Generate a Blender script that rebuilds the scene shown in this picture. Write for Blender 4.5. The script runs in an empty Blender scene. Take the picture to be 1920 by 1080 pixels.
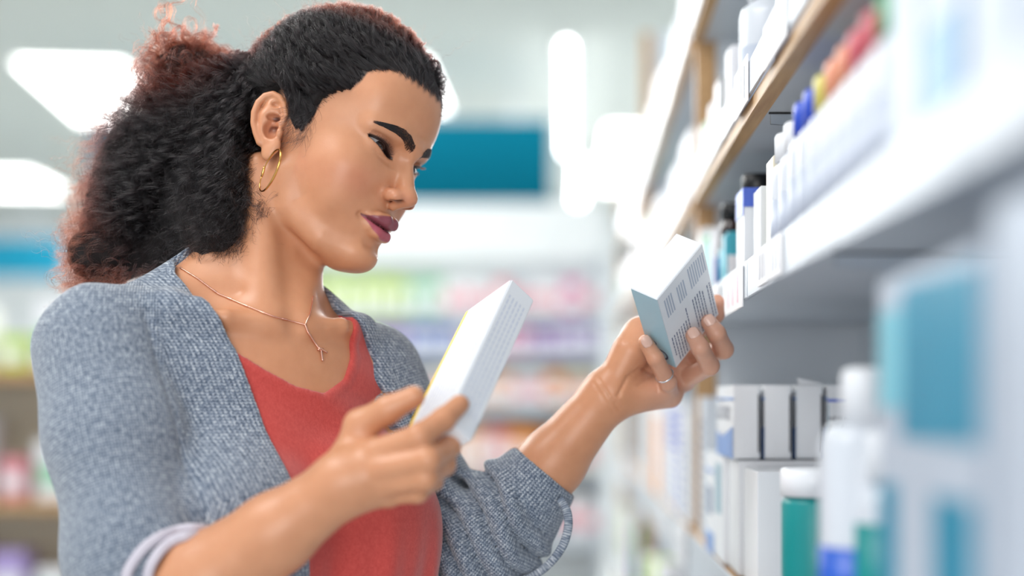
import bpy, bmesh, math, os
import numpy as np
from mathutils import Vector, Matrix
sc = bpy.context.scene
COL = sc.collection
FPX, CX, CY, CAMH = 2667.0, 1065.0, 750.0, 1.25      # 50 mm lens on a 36 mm sensor; where the aisle vanishes; eye height

# ---------------------------------------------------------------- camera, world, lights, exposure
cam_data = bpy.data.cameras.new('camera')
cam = bpy.data.objects.new('camera', cam_data)
COL.objects.link(cam)
cam.location = (0, 0, CAMH)
cam.rotation_euler = (math.pi / 2, 0, 0)
cam_data.sensor_width = 36.0
cam_data.lens = 36.0 * FPX / 1920.0
cam_data.shift_x = (960 - CX) / 1920.0
cam_data.shift_y = (CY - 540) / 1920.0
cam_data.clip_start = 0.05
cam_data.dof.use_dof = True
cam_data.dof.focus_distance = 1.32
cam_data.dof.aperture_fstop = 1.35
sc.camera = cam

world = bpy.data.worlds.new('world')
sc.world = world
world.use_nodes = True
bg = world.node_tree.nodes['Background']
bg.inputs[0].default_value = (0.86, 0.94, 1.0, 1)
bg.inputs[1].default_value = 0.72
sc.view_settings.view_transform = 'Standard'
sc.view_settings.look = 'None'
sc.view_settings.gamma = 1.0
sc.view_settings.use_curve_mapping = False
sc.view_settings.exposure = 0.22

def area(name, loc, target, size, power, color=(1, 1, 1)):
    ld = bpy.data.lights.new(name, 'AREA')
    ld.shape = 'RECTANGLE'
    ld.size, ld.size_y = size
    ld.energy = power
    ld.color = color
    o = bpy.data.objects.new(name, ld)
    COL.objects.link(o)
    o.location = Vector(loc)
    o.rotation_euler = (Vector(target) - Vector(loc)).to_track_quat('-Z', 'Y').to_euler()
    return o
area('ceiling_light_over_aisle', (-1.15, 0.75, 2.85), (-0.35, 1.35, 1.3), (1.2, 0.6), 20, (1.0, 0.98, 0.95))
area('window_daylight_beyond', (0.15, 4.2, 2.2), (-0.2, 1.35, 1.35), (1.4, 1.2), 42, (0.95, 0.98, 1.0))
area('ceiling_light_behind', (-2.0, 3.2, 2.9), (-0.4, 1.4, 1.4), (1.2, 1.2), 45, (1.0, 0.98, 0.95))

area('fill_light_behind_lens', (-0.25, -1.5, 1.45), (0.05, 1.4, 1.3), (1.5, 1.1), 28, (1.0, 0.98, 0.96))  # added fill light for the surfaces that face the lens
area('far_shop_ceiling_lights', (-1.2, 8.6, 2.9), (-1.2, 8.9, 0), (4.0, 3.5), 195, (1.0, 1.0, 0.98))
area('mid_shop_ceiling_lights', (-1.6, 4.6, 2.92), (-1.5, 5.4, 0), (2.6, 1.6), 72, (1.0, 1.0, 0.98))
# ---------------------------------------------------------------- helpers
def tag(o, label=None, cat=None, group=None, kind=None):
    if label: o['label'] = label
    if cat: o['category'] = cat
    if group: o['group'] = group
    if kind: o['kind'] = kind
    return o

def empty(name, loc=(0, 0, 0), rot=(0, 0, 0), parent=None):
    o = bpy.data.objects.new(name, None)
    o.empty_display_size = 0.05
    COL.objects.link(o)
    o.location = loc
    o.rotation_euler = rot
    if parent: o.parent = parent
    return o

def mesh_obj(name, verts, faces, mat, parent=None, smooth=False, attrs=None, mats=None, midx=None):
    me = bpy.data.meshes.new(name)
    verts = np.asarray(verts, np.float32)
    if isinstance(faces, np.ndarray):
        n, k = faces.shape
        me.vertices.add(len(verts)); me.vertices.foreach_set('co', verts.ravel())
        me.loops.add(n * k); me.loops.foreach_set('vertex_index', faces.astype(np.int32).ravel())
        me.polygons.add(n); me.polygons.foreach_set('loop_start', np.arange(n, dtype=np.int32) * k)
        me.update(calc_edges=True)
    else:
        me.from_pydata([tuple(map(float, v)) for v in verts], [], faces)
    me.validate()
    if smooth: me.polygons.foreach_set('use_smooth', np.ones(len(me.polygons), bool))
    for m in (mats or [mat]): me.materials.append(m)
    if midx is not None: me.polygons.foreach_set('material_index', np.asarray(midx, np.int32))
    for nm, arr in (attrs or {}).items():
        arr = np.asarray(arr, np.float32)
        if nm.startswith('c:'):
            a = me.attributes.new(nm[2:], 'FLOAT', 'CORNER'); a.data.foreach_set('value', arr.ravel())
        elif arr.ndim == 2:
            a = me.attributes.new(nm, 'FLOAT_COLOR', 'POINT')
            a.data.foreach_set('color', np.c_[arr, np.ones(len(arr), np.float32)].astype(np.float32).ravel())
        else:
            a = me.attributes.new(nm, 'FLOAT', 'POINT')
            a.data.foreach_set('value', arr.ravel())
    me.update()
    o = bpy.data.objects.new(name, me)
    COL.objects.link(o)
    if parent: o.parent = parent
    return o

def font_mesh(body, size, mat, parent):
    cu = bpy.data.curves.new('lettering', 'FONT'); cu.body = body; cu.size = size; cu.resolution_u = 3
    tmp = bpy.data.objects.new('tmp', cu); COL.objects.link(tmp)
    me = bpy.data.meshes.new_from_object(tmp); bpy.data.objects.remove(tmp); me.materials.clear(); me.materials.append(mat)
    o = bpy.data.objects.new('lettering', me); COL.objects.link(o); o.parent = parent; o['kind'] = 'stuff'
    return o
def lin(c):
    return tuple(((x / 255) / 12.92 if x / 255 <= 0.04045 else ((x / 255 + 0.055) / 1.055) ** 2.4) for x in c)

class NT:
    """small wrapper to wire shader nodes"""
    def __init__(self, name):
        self.m = bpy.data.materials.new(name); self.m.use_nodes = True
        self.t = self.m.node_tree; self.b = self.t.nodes['Principled BSDF']
    def n(self, kind, **kw):
        nd = self.t.nodes.new(kind)
        for k, v in kw.items():
            if k in nd.inputs: nd.inputs[k].default_value = v
            else: setattr(nd, k, v)
        return nd
    def l(self, a, b): self.t.links.new(a, b)
    def set(self, **kw):
        for k, v in kw.items(): self.b.inputs[k.replace('_', ' ')].default_value = v
    def ramp(self, fac, stops):
        r = self.n('ShaderNodeValToRGB'); e = r.color_ramp.elements
        while len(e) < len(stops): e.new(0.5)
        for i, (p, c) in enumerate(stops): e[i].position = p; e[i].color = (*c, 1)
        self.l(fac, r.inputs[0]); return r.outputs[0]
    def bump(self, h, strength=0.5, dist=0.001):
        b = self.n('ShaderNodeBump'); b.inputs['Strength'].default_value = strength; b.inputs['Distance'].default_value = dist
        self.l(h, b.inputs['Height']); self.l(b.outputs[0], self.b.inputs['Normal']); return b
    def math(self, op, a, b=None, c=None):
        m = self.n('ShaderNodeMath', operation=op)
        for i, v in enumerate((a, b, c)):
            if v is None: continue
            if isinstance(v, (int, float)): m.inputs[i].default_value = v
            else: self.l(v, m.inputs[i])
        return m.outputs[0]
    def attr(self, name): return self.n('ShaderNodeAttribute', attribute_name=name)

def plain(name, c, rough=0.5, metal=0.0, noise=0.04, srgb=True, **kw):
    """procedural base: colour with a slight mottling"""
    t = NT(name); c = lin(c) if srgb else c
    tc = t.n('ShaderNodeTexCoord'); nz = t.n('ShaderNodeTexNoise', Scale=18.0, Detail=3.0)
    t.l(tc.outputs['Object'], nz.inputs['Vector'])
    lo = tuple(x * (1 - noise) for x in c); hi = tuple(min(1, x * (1 + noise)) for x in c)
    t.l(t.ramp(nz.outputs[0], [(0.3, lo), (0.7, hi)]), t.b.inputs['Base Color'])
    t.set(Roughness=rough, Metallic=metal, **kw)
    return t.m

# ---------------------------------------------------------------- implicit surfaces -> mesh (sparse surface nets)
f32 = np.float32
def smin(a, b, k):
    h = np.maximum(k - np.abs(a - b), 0) / k
    return np.minimum(a, b) - h * h * k * 0.25
def smax(a, b, k): return -smin(-a, -b, k)
def ell(p, c, r):
    q = (p - np.array(c, f32)); r = np.array(r, f32)
    k0 = np.sqrt(((q / r) ** 2).sum(1)); k1 = np.sqrt(((q / (r * r)) ** 2).sum(1)) + 1e-9
    return k0 * (k0 - 1) / k1
def sph(p, c, r):
    q = p - np.array(c, f32); return np.sqrt((q * q).sum(1)) - r
def cap(p, a, b, ra, rb=None):
    rb = ra if rb is None else rb
    a = np.array(a, f32); b = np.array(b, f32); ab = b - a
    q = p - a; t = np.clip(q @ ab / (ab @ ab + 1e-12), 0, 1)
    q = q - t[:, None] * ab
    return np.sqrt((q * q).sum(1)) - (ra + (rb - ra) * t)
def chain(p, pts, k=0.0):
    d = None
    for (a, ra), (b, rb) in zip([(x[:3], x[3]) for x in pts[:-1]], [(x[:3], x[3]) for x in pts[1:]]):
        e = cap(p, a, b, ra, rb)
        d = e if d is None else (smin(d, e, k) if k else np.minimum(d, e))
    return d
def local(d, p, lo, hi, fn):
    """apply fn(d, p) only inside a box"""
    lo = np.array(lo, f32); hi = np.array(hi, f32)
    m = np.flatnonzero(((p > lo) & (p < hi)).all(1))
    if len(m): d[m] = fn(d[m], p[m])
    return d

def surface(fn, lo, hi, h, smooth=1, lip=1.0):
    """mesh of fn == 0 inside the box lo..hi with cell size h: vertices, quads"""
    B = 8
    lo = np.array(lo, float); hi = np.array(hi, float)
    nb = np.ceil((hi - lo) / (h * B)).astype(int)
    g = np.stack(np.meshgrid(*[np.arange(n) for n in nb], indexing='ij'), -1).reshape(-1, 3)
    def ev(P):
        out = np.empty(len(P), f32)
        for i in range(0, len(P), 400000): out[i:i + 400000] = fn(P[i:i + 400000].astype(f32))
        return out
    # coarse pass on groups of 4x4x4 blocks, then on blocks
    G = 4
    gg = np.unique(g // G, axis=0)
    c = lo + (gg + 0.5) * h * B * G
    keep = np.abs(ev(c)) < lip * 1.5 * (0.87 * h * B * G) + h * 2
    gs = {tuple(x) for x in gg[keep]}
    code = (g // G) @ np.array([1, 1000, 1000000])
    kc = gg[keep] @ np.array([1, 1000, 1000000])
    g = g[np.isin(code, kc)]
    c = lo + (g + 0.5) * h * B
    g = g[np.abs(ev(c)) < lip * 1.12 * (0.87 * h * B) + h * 1.5]
    o = np.stack(np.meshgrid(*[np.arange(B + 1)] * 3, indexing='ij'), -1).reshape(-1, 3)
    idx = g[:, None, :] * B + o[None]
    V = ev((lo + idx.reshape(-1, 3) * h)).reshape(len(g), B + 1, B + 1, B + 1)
    N = (nb + 2) * B
    key = lambda c: (c[..., 0].astype(np.int64) * N[1] + c[..., 1]) * N[2] + c[..., 2]
    # cells
    S = V < 0
    cs = S[:, :-1, :-1, :-1].astype(np.int8)
    for dx in (0, 1):
        for dy in (0, 1):
            for dz in (0, 1):
                if dx | dy | dz: cs = cs + S[:, dx:B + dx, dy:B + dy, dz:B + dz]
    act = np.argwhere((cs > 0) & (cs < 8))
    if not len(act): return np.zeros((0, 3)), np.zeros((0, 4), int)
    b, i, j, k = act.T
    corners = [(dx, dy, dz) for dx in (0, 1) for dy in (0, 1) for dz in (0, 1)]
    cv = np.stack([V[b, i + dx, j + dy, k + dz] for dx, dy, dz in corners], 1)
    acc = np.zeros((len(b), 3)); cnt = np.zeros(len(b))
    ca = np.array(corners)
    for m in range(8):
        for ax in range(3):
            if ca[m][ax] == 0:
                n = m + (4, 2, 1)[ax]
                v0, v1 = cv[:, m], cv[:, n]
                x = (v0 < 0) != (v1 < 0)
                t = np.where(x, v0 / np.where(x, v0 - v1, 1), 0)
                pt = np.tile(ca[m].astype(float), (len(b), 1)); pt[:, ax] += t
                acc[x] += pt[x]; cnt += x
    cell = g[b] * B + np.stack([i, j, k], 1)
    P = lo + (cell + acc / cnt[:, None]) * h
    ck = key(cell); order = np.argsort(ck); ck = ck[order]; P = P[order]
    quads = []
    for ax in range(3):
        a0 = S[:, :B, :B, :B]
        sl = [slice(0, B)] * 3; sl[ax] = slice(1, B + 1)
        a1 = S[(slice(None), *sl)]
        e = np.argwhere(a0 != a1)
        base = g[e[:, 0]] * B + e[:, 1:]
        flip = a0[tuple(e.T)]
        u, w = [(1, 2), (2, 0), (0, 1)][ax]
        q = []
        for du, dw in ((0, 0), (-1, 0), (-1, -1), (0, -1)):
            c2 = base.copy(); c2[:, u] += du; c2[:, w] += dw; q.append(key(c2))
        q = np.stack(q, 1)
        q[~flip] = q[~flip][:, ::-1]
        quads.append(q)
    q = np.concatenate(quads)
    pos = np.searchsorted(ck, q); pos[pos >= len(ck)] = 0
    ok = (ck[pos] == q).all(1)
    q = pos[ok]
    for _ in range(smooth):
        e = np.concatenate([q[:, [0, 1]], q[:, [1, 2]], q[:, [2, 3]], q[:, [3, 0]]])
        n = len(P); w = np.bincount(e[:, 0], minlength=n) + np.bincount(e[:, 1], minlength=n)
        A = np.stack([np.bincount(e[:, 0], P[e[:, 1], d], minlength=n) + np.bincount(e[:, 1], P[e[:, 0], d], minlength=n) for d in range(3)], 1)
        P = 0.5 * P + 0.5 * A / np.maximum(w, 1)[:, None]
    return P, q

def W(px, py, Y):
    """place seen at a pixel of the photograph at depth Y (metres from the lens), world coordinates"""
    return np.array([(px - CX) * Y / FPX, Y, CAMH + (CY - py) * Y / FPX])
# ---------------------------------------------------------------- the woman's head (millimetres in the head's own frame: x her left, y forward, z up)
HR = np.array([[0.37453732, 0.86145986, 0.34294124], [0.90638629, -0.41811107, 0.06039054], [-0.19541156, -0.28821873, 0.93741361]])
HO = np.array([-0.23994, 1.38647, 0.23426 + CAMH])
def head2world(p): return HO + (np.asarray(p, float) / 1000.0) @ HR.T
def world2head(p): return ((np.asarray(p, float) - HO) @ HR * 1000.0)

EYE = (30.5, 71.5, 19.4)
def lid_up(x):
    u = (x - 30.3) / 16.5; return 20.1 + 0.29 * (x - 29) + 3.3 * np.clip(1 - u * u, -1, 1)
def lid_lo(x):
    u = (x - 30.3) / 16.5; return 19.2 + 0.29 * (x - 29) - 2.4 * np.clip(1 - u * u, -1, 1)
def stom(x): return -48.8 + 4.4 * np.clip(np.abs(x) / 24.0, 0, 1.3) ** 1.6
def lip_top(x):
    u = np.clip(np.abs(x) / 25.0, 0, 1)
    return -44.4 + 8.0 * (1 - u ** 1.9) - 1.5 * np.exp(-(x / 3.2) ** 2)
def lip_bot(x):
    u = np.clip(np.abs(x) / 24.5, 0, 1); return -45.0 - 14.6 * (1 - u ** 2.1)

def ear(d, q):
    """right and left ear in a frame leaning out from the skull; q has x outward"""
    # ear plane: helix rim chain
    x0 = 68.0
    a = 0.20; ca, sa = math.cos(a), math.sin(a)
    q = q.copy(); yy, zz = q[:, 1] + 14, q[:, 2] - 2
    q[:, 1] = ca * yy + sa * zz - 15; q[:, 2] = -sa * yy + ca * zz + 2
    P = lambda y, z, o, r: (x0 + o, y, z, r)
    rim = [P(-3, 8, 1, 2.4), P(-1, 15, 3, 2.6), P(-3, 24, 5, 2.8), P(-8, 30.5, 7, 3.0), P(-15, 33, 9, 3.2), P(-22, 30, 11, 3.3), P(-27, 23, 12.5, 3.3),
           P(-29, 13, 13, 3.2), P(-28, 3, 12, 3.1), P(-24.5, -6, 10, 3.2), P(-20, -14, 7.5, 3.6)]
    plate = [P(-6, 24, 1, 4.6), P(-15, 23, 4, 6.5), P(-20, 12, 5.5, 6.5), P(-20, 0, 5, 6), P(-15, -11, 3, 5.5)]
    plate2 = [P(-8, 12, 0, 6), P(-10, -8, 0, 6)]
    e = smin(chain(q, plate, 3.0), chain(q, plate2), 5.0)
    e = smin(e, ell(q, (x0 + 5.4, -18, 11), (4.6, 12.5, 23)), 3.0)
    e = smin(e, chain(q, rim), 2.0)
    anti = [P(-10, 23, 6, 2.2), P(-17, 17, 8.5, 2.6), P(-20.5, 7, 9.5, 2.8), P(-19, -4, 8, 2.7), P(-13, -10, 6.5, 2.8)]
    e = smin(e, chain(q, anti), 2.2)
    lobe = ell(q, (x0 + 4.5, -11, -20), (3.8, 7.5, 10.5))
    lobe = smin(lobe, ell(q, (x0 + 3.0, -6, -15), (4, 6, 8)), 3.0)
    e = smin(e, lobe, 4.0)
    # concha bowl
    e = smax(e, -ell(q, (x0 + 8, -10.5, -1), (9.5, 6.8, 9.0)), 2.0)
    e = smax(e, -ell(q, (x0 + 8, -10, 10.5), (7.0, 6.5, 3.6)), 1.6)
    e = smin(e, cap(q, (x0 + 1.5, -4, 5.2), (x0 + 2.0, -13, 4.4), 1.9, 1.2), 2.0)   # crus
    e = smin(e, ell(q, (x0 + 3.5, -3.2, -2.5), (3.2, 3.0, 5.0)), 2.2)               # tragus
    # scapha and fossa
    sca = [P(-14, 26.5, 13.0, 1.2), P(-20, 24, 16.2, 1.6), P(-24, 14, 17.0, 1.9), P(-23.5, 2, 15.4, 1.7), P(-19.5, -7, 12.6, 1.3)]
    e = smax(e, -chain(q, sca), 1.6)
    e = smax(e, -ell(q, (x0 + 10, -9.5, 23), (4.6, 4.4, 3.0)), 2.0)
    return smin(d, e, 3.0)

def smooth01(x):
    x = np.clip(x, 0, 1); return x * x * (3 - 2 * x)
def head_sdf(p):
    p = p.astype(f32)
    x, y, z = p[:, 0], p[:, 1], p[:, 2]
    q = p.copy(); q[:, 0] = np.abs(x)
    qs = p.copy(); qs[:, 0] = np.sqrt(x * x + 9.0)          # softened mirror for the middle line
    d = ell(p, (0, 3, 44), (72.5, 91.5, 75))
    d = smin(d, ell(p, (0, 30, -8), (61, 62.5, 62)), 22)
    d = smin(d, ell(q, (37, 56, -10), (23, 24.5, 24)), 20)   # cheek
    d = smin(d, ell(q, (33, 56, -36), (20, 21, 24)), 16)
    d = smin(d, chain(qs, [(49, 4, -34, 15), (44, 18, -60, 14), (28, 52, -77, 14), (10, 75, -79, 13)]), 20)
    d = smin(d, ell(p, (0, 59, -48), (34, 35, 30)), 14)
    d = smin(d, ell(p, (0, 81, -79), (17, 15, 13)), 12)
    d = smin(d, cap(p, (0, 12, -58), (0, 58, -77), 35, 22), 14)
    d = smin(d, ell(p, (0, 70, 62), (50, 22, 36)), 24)
    d = smin(d, ell(p, (0, 40, 78), (58, 50, 42)), 20)       # forehead fullness
    # neck root (the neck itself follows the body)
    # brow, socket
    d = smin(d, chain(qs, [(6, 92, 33, 8.5), (24, 88, 37, 8), (43, 72, 36, 8)]), 10)
    def eyes(d, q):
        d = smax(d, -ell(q, (27, 97, 18), (17, 11.5, 9.5)), 10)
        d = smax(d, -ell(q, (17, 98, 19), (6, 10, 9)), 8)
        lid = ell(q, EYE, (15.0, 13.9, 13.0))
        d = smin(d, lid, 4.5)
        xx, zz = q[:, 0], q[:, 2]
        g = lambda z0, w: np.exp(-((zz - z0) / w) ** 2)
        span = np.exp(-(np.maximum(np.abs(xx - 30.3) - 13, 0) / 4.0) ** 2)
        d = d + 2.6 * g(lid_up(xx) + 4.0, 1.2) * span                    # lid crease
        d = d + 0.7 * g(lid_lo(xx) - 6.5, 2.2) * span * smooth01((44 - xx) / 8)         # under-eye hollow
        slit = np.maximum(np.maximum(zz - lid_up(xx), lid_lo(xx) - zz), np.maximum(np.abs(xx - 30.3) - 16.5, 66 - q[:, 1])) * 0.8
        slit = smax(slit, -(sph(q, EYE, 11.4)), 0.5)
        return smax(d, -slit, 1.1)
    # nose
    def nose(d, p):
        q = p.copy(); q[:, 0] = np.abs(p[:, 0])
        d = smin(d, chain(p, [(0, 92, 30, 8.0), (0, 91.5, 19, 7.0), (0, 98.5, 6, 7.4), (0, 104.5, -8, 8.2)]), 9)
        d = smin(d, ell(p, (0, 107.8, -13.5), (10.2, 10.4, 9.0)), 5)
        d = smin(d, ell(q, (12.4, 100, -17.0), (7.2, 10.2, 6.6)), 6)
        d = smin(d, cap(p, (0, 108.5, -18.2), (0, 97, -25), 3.8, 4.4), 4)
        d = smax(d, -cap(q, (11.5, 111, -25.6), (13.5, 103, -25.8), 4.2, 4.0), 2.2)     # raised rim of the wing
        d = smax(d, -cap(q, (8.9, 109.5, -21.8), (10.6, 101.5, -21.2), 3.3, 3.8), 1.0)     # nostril
        d = smax(d, -cap(q, (8.5, 105, -19.5), (8.0, 101, -14), 2.6, 1.6), 1.4)
        return smax(d, -chain(q, [(19.5, 106, -10, .6), (21.2, 101, -18, 1.1), (19.5, 97, -26, .8)]), 4)
    d = local(d, p, (-34, 70, -48), (34, 130, 46), nose)
    def lips(d, p):
        x = p[:, 0]; q = p.copy(); q[:, 0] = np.abs(x)
        qm = p.copy(); qm[:, 0] = np.sqrt(x * x + 4)
        up = chain(qm, [(0, 97.6, -42.2, 6.9), (6, 97.4, -41.4, 7.1), (12.5, 93.6, -41.4, 6.0), (18.5, 88.2, -42.6, 4.2), (24, 83.2, -44.3, 1.5)], 2.0)
        lo = chain(qm, [(0, 93.8, -54.6, 7.6), (7, 93.0, -54.2, 7.3), (14.5, 88.4, -51.0, 5.6), (20.5, 84.3, -47.0, 2.9), (24, 82.6, -44.9, 1.2)], 2.0)
        d = smin(d, up, 3.2)
        d = smin(d, lo, 3.2)
        w = np.clip((25.5 - q[:, 0]) / 5, 0, 1) * (p[:, 1] > 76)
        d = d + 2.2 * w * np.exp(-((p[:, 2] - stom(x)) / 1.35) ** 2)             # line between the lips
        d = smax(d, -cap(p, (0, 103.5, -29), (0, 104.5, -36), 1.3, 1.8), 4)     # philtrum
        d = smax(d, -ell(q, (26.5, 85.5, -45.5), (2.6, 4, 2.6)), 5)               # mouth corner
        d = smax(d, -cap(q, (0, 97.0, -67), (9, 94.5, -67), 4.2, 3.0), 9)     # below the lower lip
        return d
    d = local(d, p, (-40, 66, -76), (40, 125, -26), lips)
    m = np.flatnonzero((q[:, 0] < 60) & (y > 55) & (z > -5) & (z < 45))
    if len(m): d[m] = eyes(d[m], q[m])
    m = np.flatnonzero((q[:, 0] > 52) & (np.abs(y + 10) < 38) & (np.abs(z - 2) < 48))
    if len(m): d[m] = ear(d[m], q[m])
    return d
# ---------------------------------------------------------------- the woman's body (metres, world)
TF = np.array([0.62, -0.7846, 0.0]); TL = np.array([0.7846, 0.62, 0.0]); TU = np.array([0, 0, 1.0])
TM = np.array([-0.29, 1.35, 0.06 + CAMH])
def tor(a, b, c): return TM + (a * TL + b * TF + c * TU) / 1000.0      # her left, forward, up in millimetres -> world
def torl(p): q = (p - TM.astype(f32)) * 1000; return np.stack([q @ TL.astype(f32), q @ TF.astype(f32), q[:, 2]], 1)
def R3(x, y, z): return np.array([x, y, z + CAMH])
SJR, ELR, WRR = tor(-155, -8, -12), R3(-0.345, 1.17, -0.185), W(648, 905, 1.135)
SJL, ELL, WRL = tor(118, -4, -38), W(850, 1092, 1.42), W(1138, 742, 1.40)

def torso_mm(q):
    qa = q.copy(); qa[:, 0] = np.abs(q[:, 0]); qs = q.copy(); qs[:, 0] = np.sqrt(q[:, 0] ** 2 + 400)
    d = ell(q, (0, -8, -150), (138, 92, 205))
    d = smin(d, ell(q, (0, 0, -340), (118, 84, 150)), 60)
    d = smin(d, ell(q, (0, -8, -520), (160, 112, 140)), 60)
    d = smin(d, cap(q, (0, -14, -28), (-138, -8, -14), 56, 42), 40)
    d = smin(d, cap(q, (0, -14, -28), (108, -8, -40), 56, 40), 40)
    d = smin(d, cap(q, (-110, -18, 8), (-28, -22, 62), 26, 30), 30)
    d = smin(d, cap(q, (92, -18, -24), (24, -26, 40), 26, 30), 30)
    d = smin(d, ell(qs, (70, 62, -178), (72, 66, 70)), 40)
    d = smin(d, chain(q, [(-14, 54, 6, 8), (-60, 50, 14, 7), (-100, 30, 22, 7), (-138, 8, 18, 8)], 4), 14)
    d = smin(d, chain(q, [(14, 54, 6, 8), (56, 50, 10, 7), (88, 32, 8, 7), (112, 8, -6, 8)], 4), 14)
    d = smax(d, -ell(q, (0, 68, 18), (12, 13, 14)), 12)
    d = smax(d, -ell(qa, (62, 34, 40), (34, 14, 14)), 16)
    return d
NK0, NK1 = tor(0, -2, 15), None
def body_sdf(p):
    p = p.astype(f32)
    d = torso_mm(torl(p)) / 1000
    d = smin(d, cap(p, tor(-8, -12, 10), head2world((-2, -40, -42)), 0.054, 0.049), 0.030)
    for s in (1, -1):
        d = smin(d, cap(p, head2world((s * 56, -24, -32)), tor(s * 15 - 4, 46, 12), 0.011, 0.008), 0.022)
    # arms
    d = smin(d, chain(p, [(*SJR, .050), (*(SJR * .6 + ELR * .4), .046), (*ELR, .040)], .01), 0.03)
    d = smin(d, chain(p, [(*SJL, .044), (*(SJL * .6 + ELL * .4), .041), (*ELL, .039)], .01), 0.03)
    d = smin(d, chain(p, [(*ELR, .039), (*(ELR * .7 + WRR * .3), .040), (*(ELR * .35 + WRR * .65), .032), (*WRR, .0235)], .01), 0.01)
    d = smin(d, chain(p, [(*ELL, .039), (*(ELL * .7 + WRL * .3), .0405), (*(ELL * .35 + WRL * .65), .0325), (*WRL, .0235)], .01), 0.01)
    # head
    m = np.flatnonzero(np.linalg.norm(p - (HO + [0, 0, 0.01]).astype(f32), axis=1) < 0.19)
    if len(m):
        hm = ((p[m] - HO.astype(f32)) @ HR.astype(f32)) * 1000
        d[m] = smin(d[m], head_sdf(hm) / 1000, 0.012)
    d = local(d, p, (0.0, 1.25, CAMH - .08), (0.19, 1.50, CAMH + .16), hand_left)
    d = local(d, p, (-0.22, 1.03, CAMH - .12), (-0.05, 1.24, CAMH + .04), hand_right)
    return d

def finger(pts, k=.003):
    return lambda p: chain(p, [(*W(a, b, Y), r / 1000) for a, b, Y, r in pts], k)
HAND_L = dict(
    pinky=[(1256, 742, 1.412, 9.0), (1252, 716, 1.378, 8.6), (1229, 672, 1.356, 7.9), (1210, 641, 1.352, 7.0)],
    ring=[(1282, 712, 1.425, 9.8), (1331, 686, 1.378, 9.3), (1313, 652, 1.358, 8.6), (1300, 629, 1.361, 7.6)],
    middle=[(1290, 672, 1.44, 10), (1357, 655, 1.392, 9.5), (1344, 626, 1.374, 8.8), (1329, 604, 1.375, 7.8)],
    index=[(1275, 630, 1.448, 10), (1325, 610, 1.44, 9.0), (1342, 590, 1.422, 8.4), (1344, 566, 1.41, 7.6)],
    thumb=[(1165, 700, 1.40, 14), (1190, 632, 1.412, 13), (1222, 612, 1.415, 10.5), (1245, 596, 1.402, 9.0)])
HAND_R = dict(
    index=[(706, 848, 1.125, 11), (786, 818, 1.112, 10), (832, 786, 1.128, 9.2), (862, 758, 1.142, 8.0)],
    middle=[(716, 880, 1.118, 11), (802, 862, 1.108, 10), (842, 838, 1.142, 9.0), (852, 814, 1.172, 8)],
    ring=[(724, 906, 1.122, 10.5), (798, 896, 1.112, 9.6), (834, 872, 1.145, 8.6), (838, 846, 1.172, 7.8)],
    pinky=[(728, 926, 1.135, 9.6), (782, 922, 1.128, 8.8), (812, 902, 1.155, 8), (822, 880, 1.175, 7.2)],
    thumb=[(655, 860, 1.150, 14), (676, 798, 1.152, 13), (728, 768, 1.142, 11), (776, 744, 1.138, 9.2)])
def hand_left(d, p):
    w = WRL
    pal = None
    for nm, r in (('index', .012), ('middle', .0125), ('ring', .0125), ('pinky', .0125)):
        a, b, Y, _ = HAND_L[nm][0]
        e = cap(p, w, W(a, b, Y), .0185, r)
        pal = e if pal is None else smin(pal, e, .012)
    pal = smin(pal, chain(p, [(*W(1150, 722, 1.392), .017), (*W(1182, 660, 1.392), .019), (*W(1200, 622, 1.402), .0155)]), .012)
    pal = smin(pal, cap(p, W(1166, 748, 1.393), W(1238, 732, 1.398), .0165, .013), .010)
    d = smin(d, pal, .012)
    ix, iz = p[:, 0] / p[:, 1] * 1.4 * 1000, (p[:, 2] - CAMH) / p[:, 1] * 1.4 * 1000
    front = p[:, 1] < 1.405
    for path, dep, w in (([(1222, 700), (1200, 690), (1176, 706), (1158, 742)], 1.6, 1.5), ([(1250, 690), (1226, 700), (1196, 724)], 1.0, 1.2), ([(1120, 706), (1138, 734), (1160, 766)], 1.1, 1.2), ([(1112, 716), (1130, 744), (1150, 774)], .8, 1.1),
                         ([(1212, 612), (1196, 628), (1172, 640)], .7, 1.0), ([(1240, 716), (1232, 734)], .8, 1.0)):
        Q_ = [((a - CX) / FPX * 1400, (CY - b) / FPX * 1400) for a, b in path]; dd = None
        for (ax_, az_), (bx_, bz_) in zip(Q_[:-1], Q_[1:]):
            ux, uz = bx_ - ax_, bz_ - az_; tt = np.clip(((ix - ax_) * ux + (iz - az_) * uz) / (ux * ux + uz * uz), 0, 1)
            e = np.hypot(ix - ax_ - tt * ux, iz - az_ - tt * uz); dd = e if dd is None else np.minimum(dd, e)
        d = (d + np.where(front, dep / 1000 * np.exp(-(dd / w) ** 2), 0)).astype(f32)
    for nm in ('index', 'middle', 'ring', 'pinky'):
        pts = HAND_L[nm]
        e = finger(pts)(p)
        d = smin(d, e, .0028)
    d = smin(d, finger(HAND_L['thumb'], .006)(p), .007)
    return nails(d, p, NAILS_L)
def hand_right(d, p):
    pal = None
    for nm, r in (('index', .0125), ('middle', .0125), ('ring', .012), ('pinky', .0115)):
        a, b, Y, _ = HAND_R[nm][0]
        e = cap(p, WRR, W(a, b, Y + .004), .0205, r)
        pal = e if pal is None else smin(pal, e, .012)
    pal = smin(pal, cap(p, W(672, 860, 1.16), W(740, 880, 1.155), .018, .016), .012)
    d = smin(d, pal, .012)
    for nm in ('index', 'middle', 'ring', 'pinky'):
        d = smin(d, finger(HAND_R[nm], .004)(p), .003)
    d = smin(d, finger(HAND_R['thumb'], .006)(p), .012)
    return d
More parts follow.
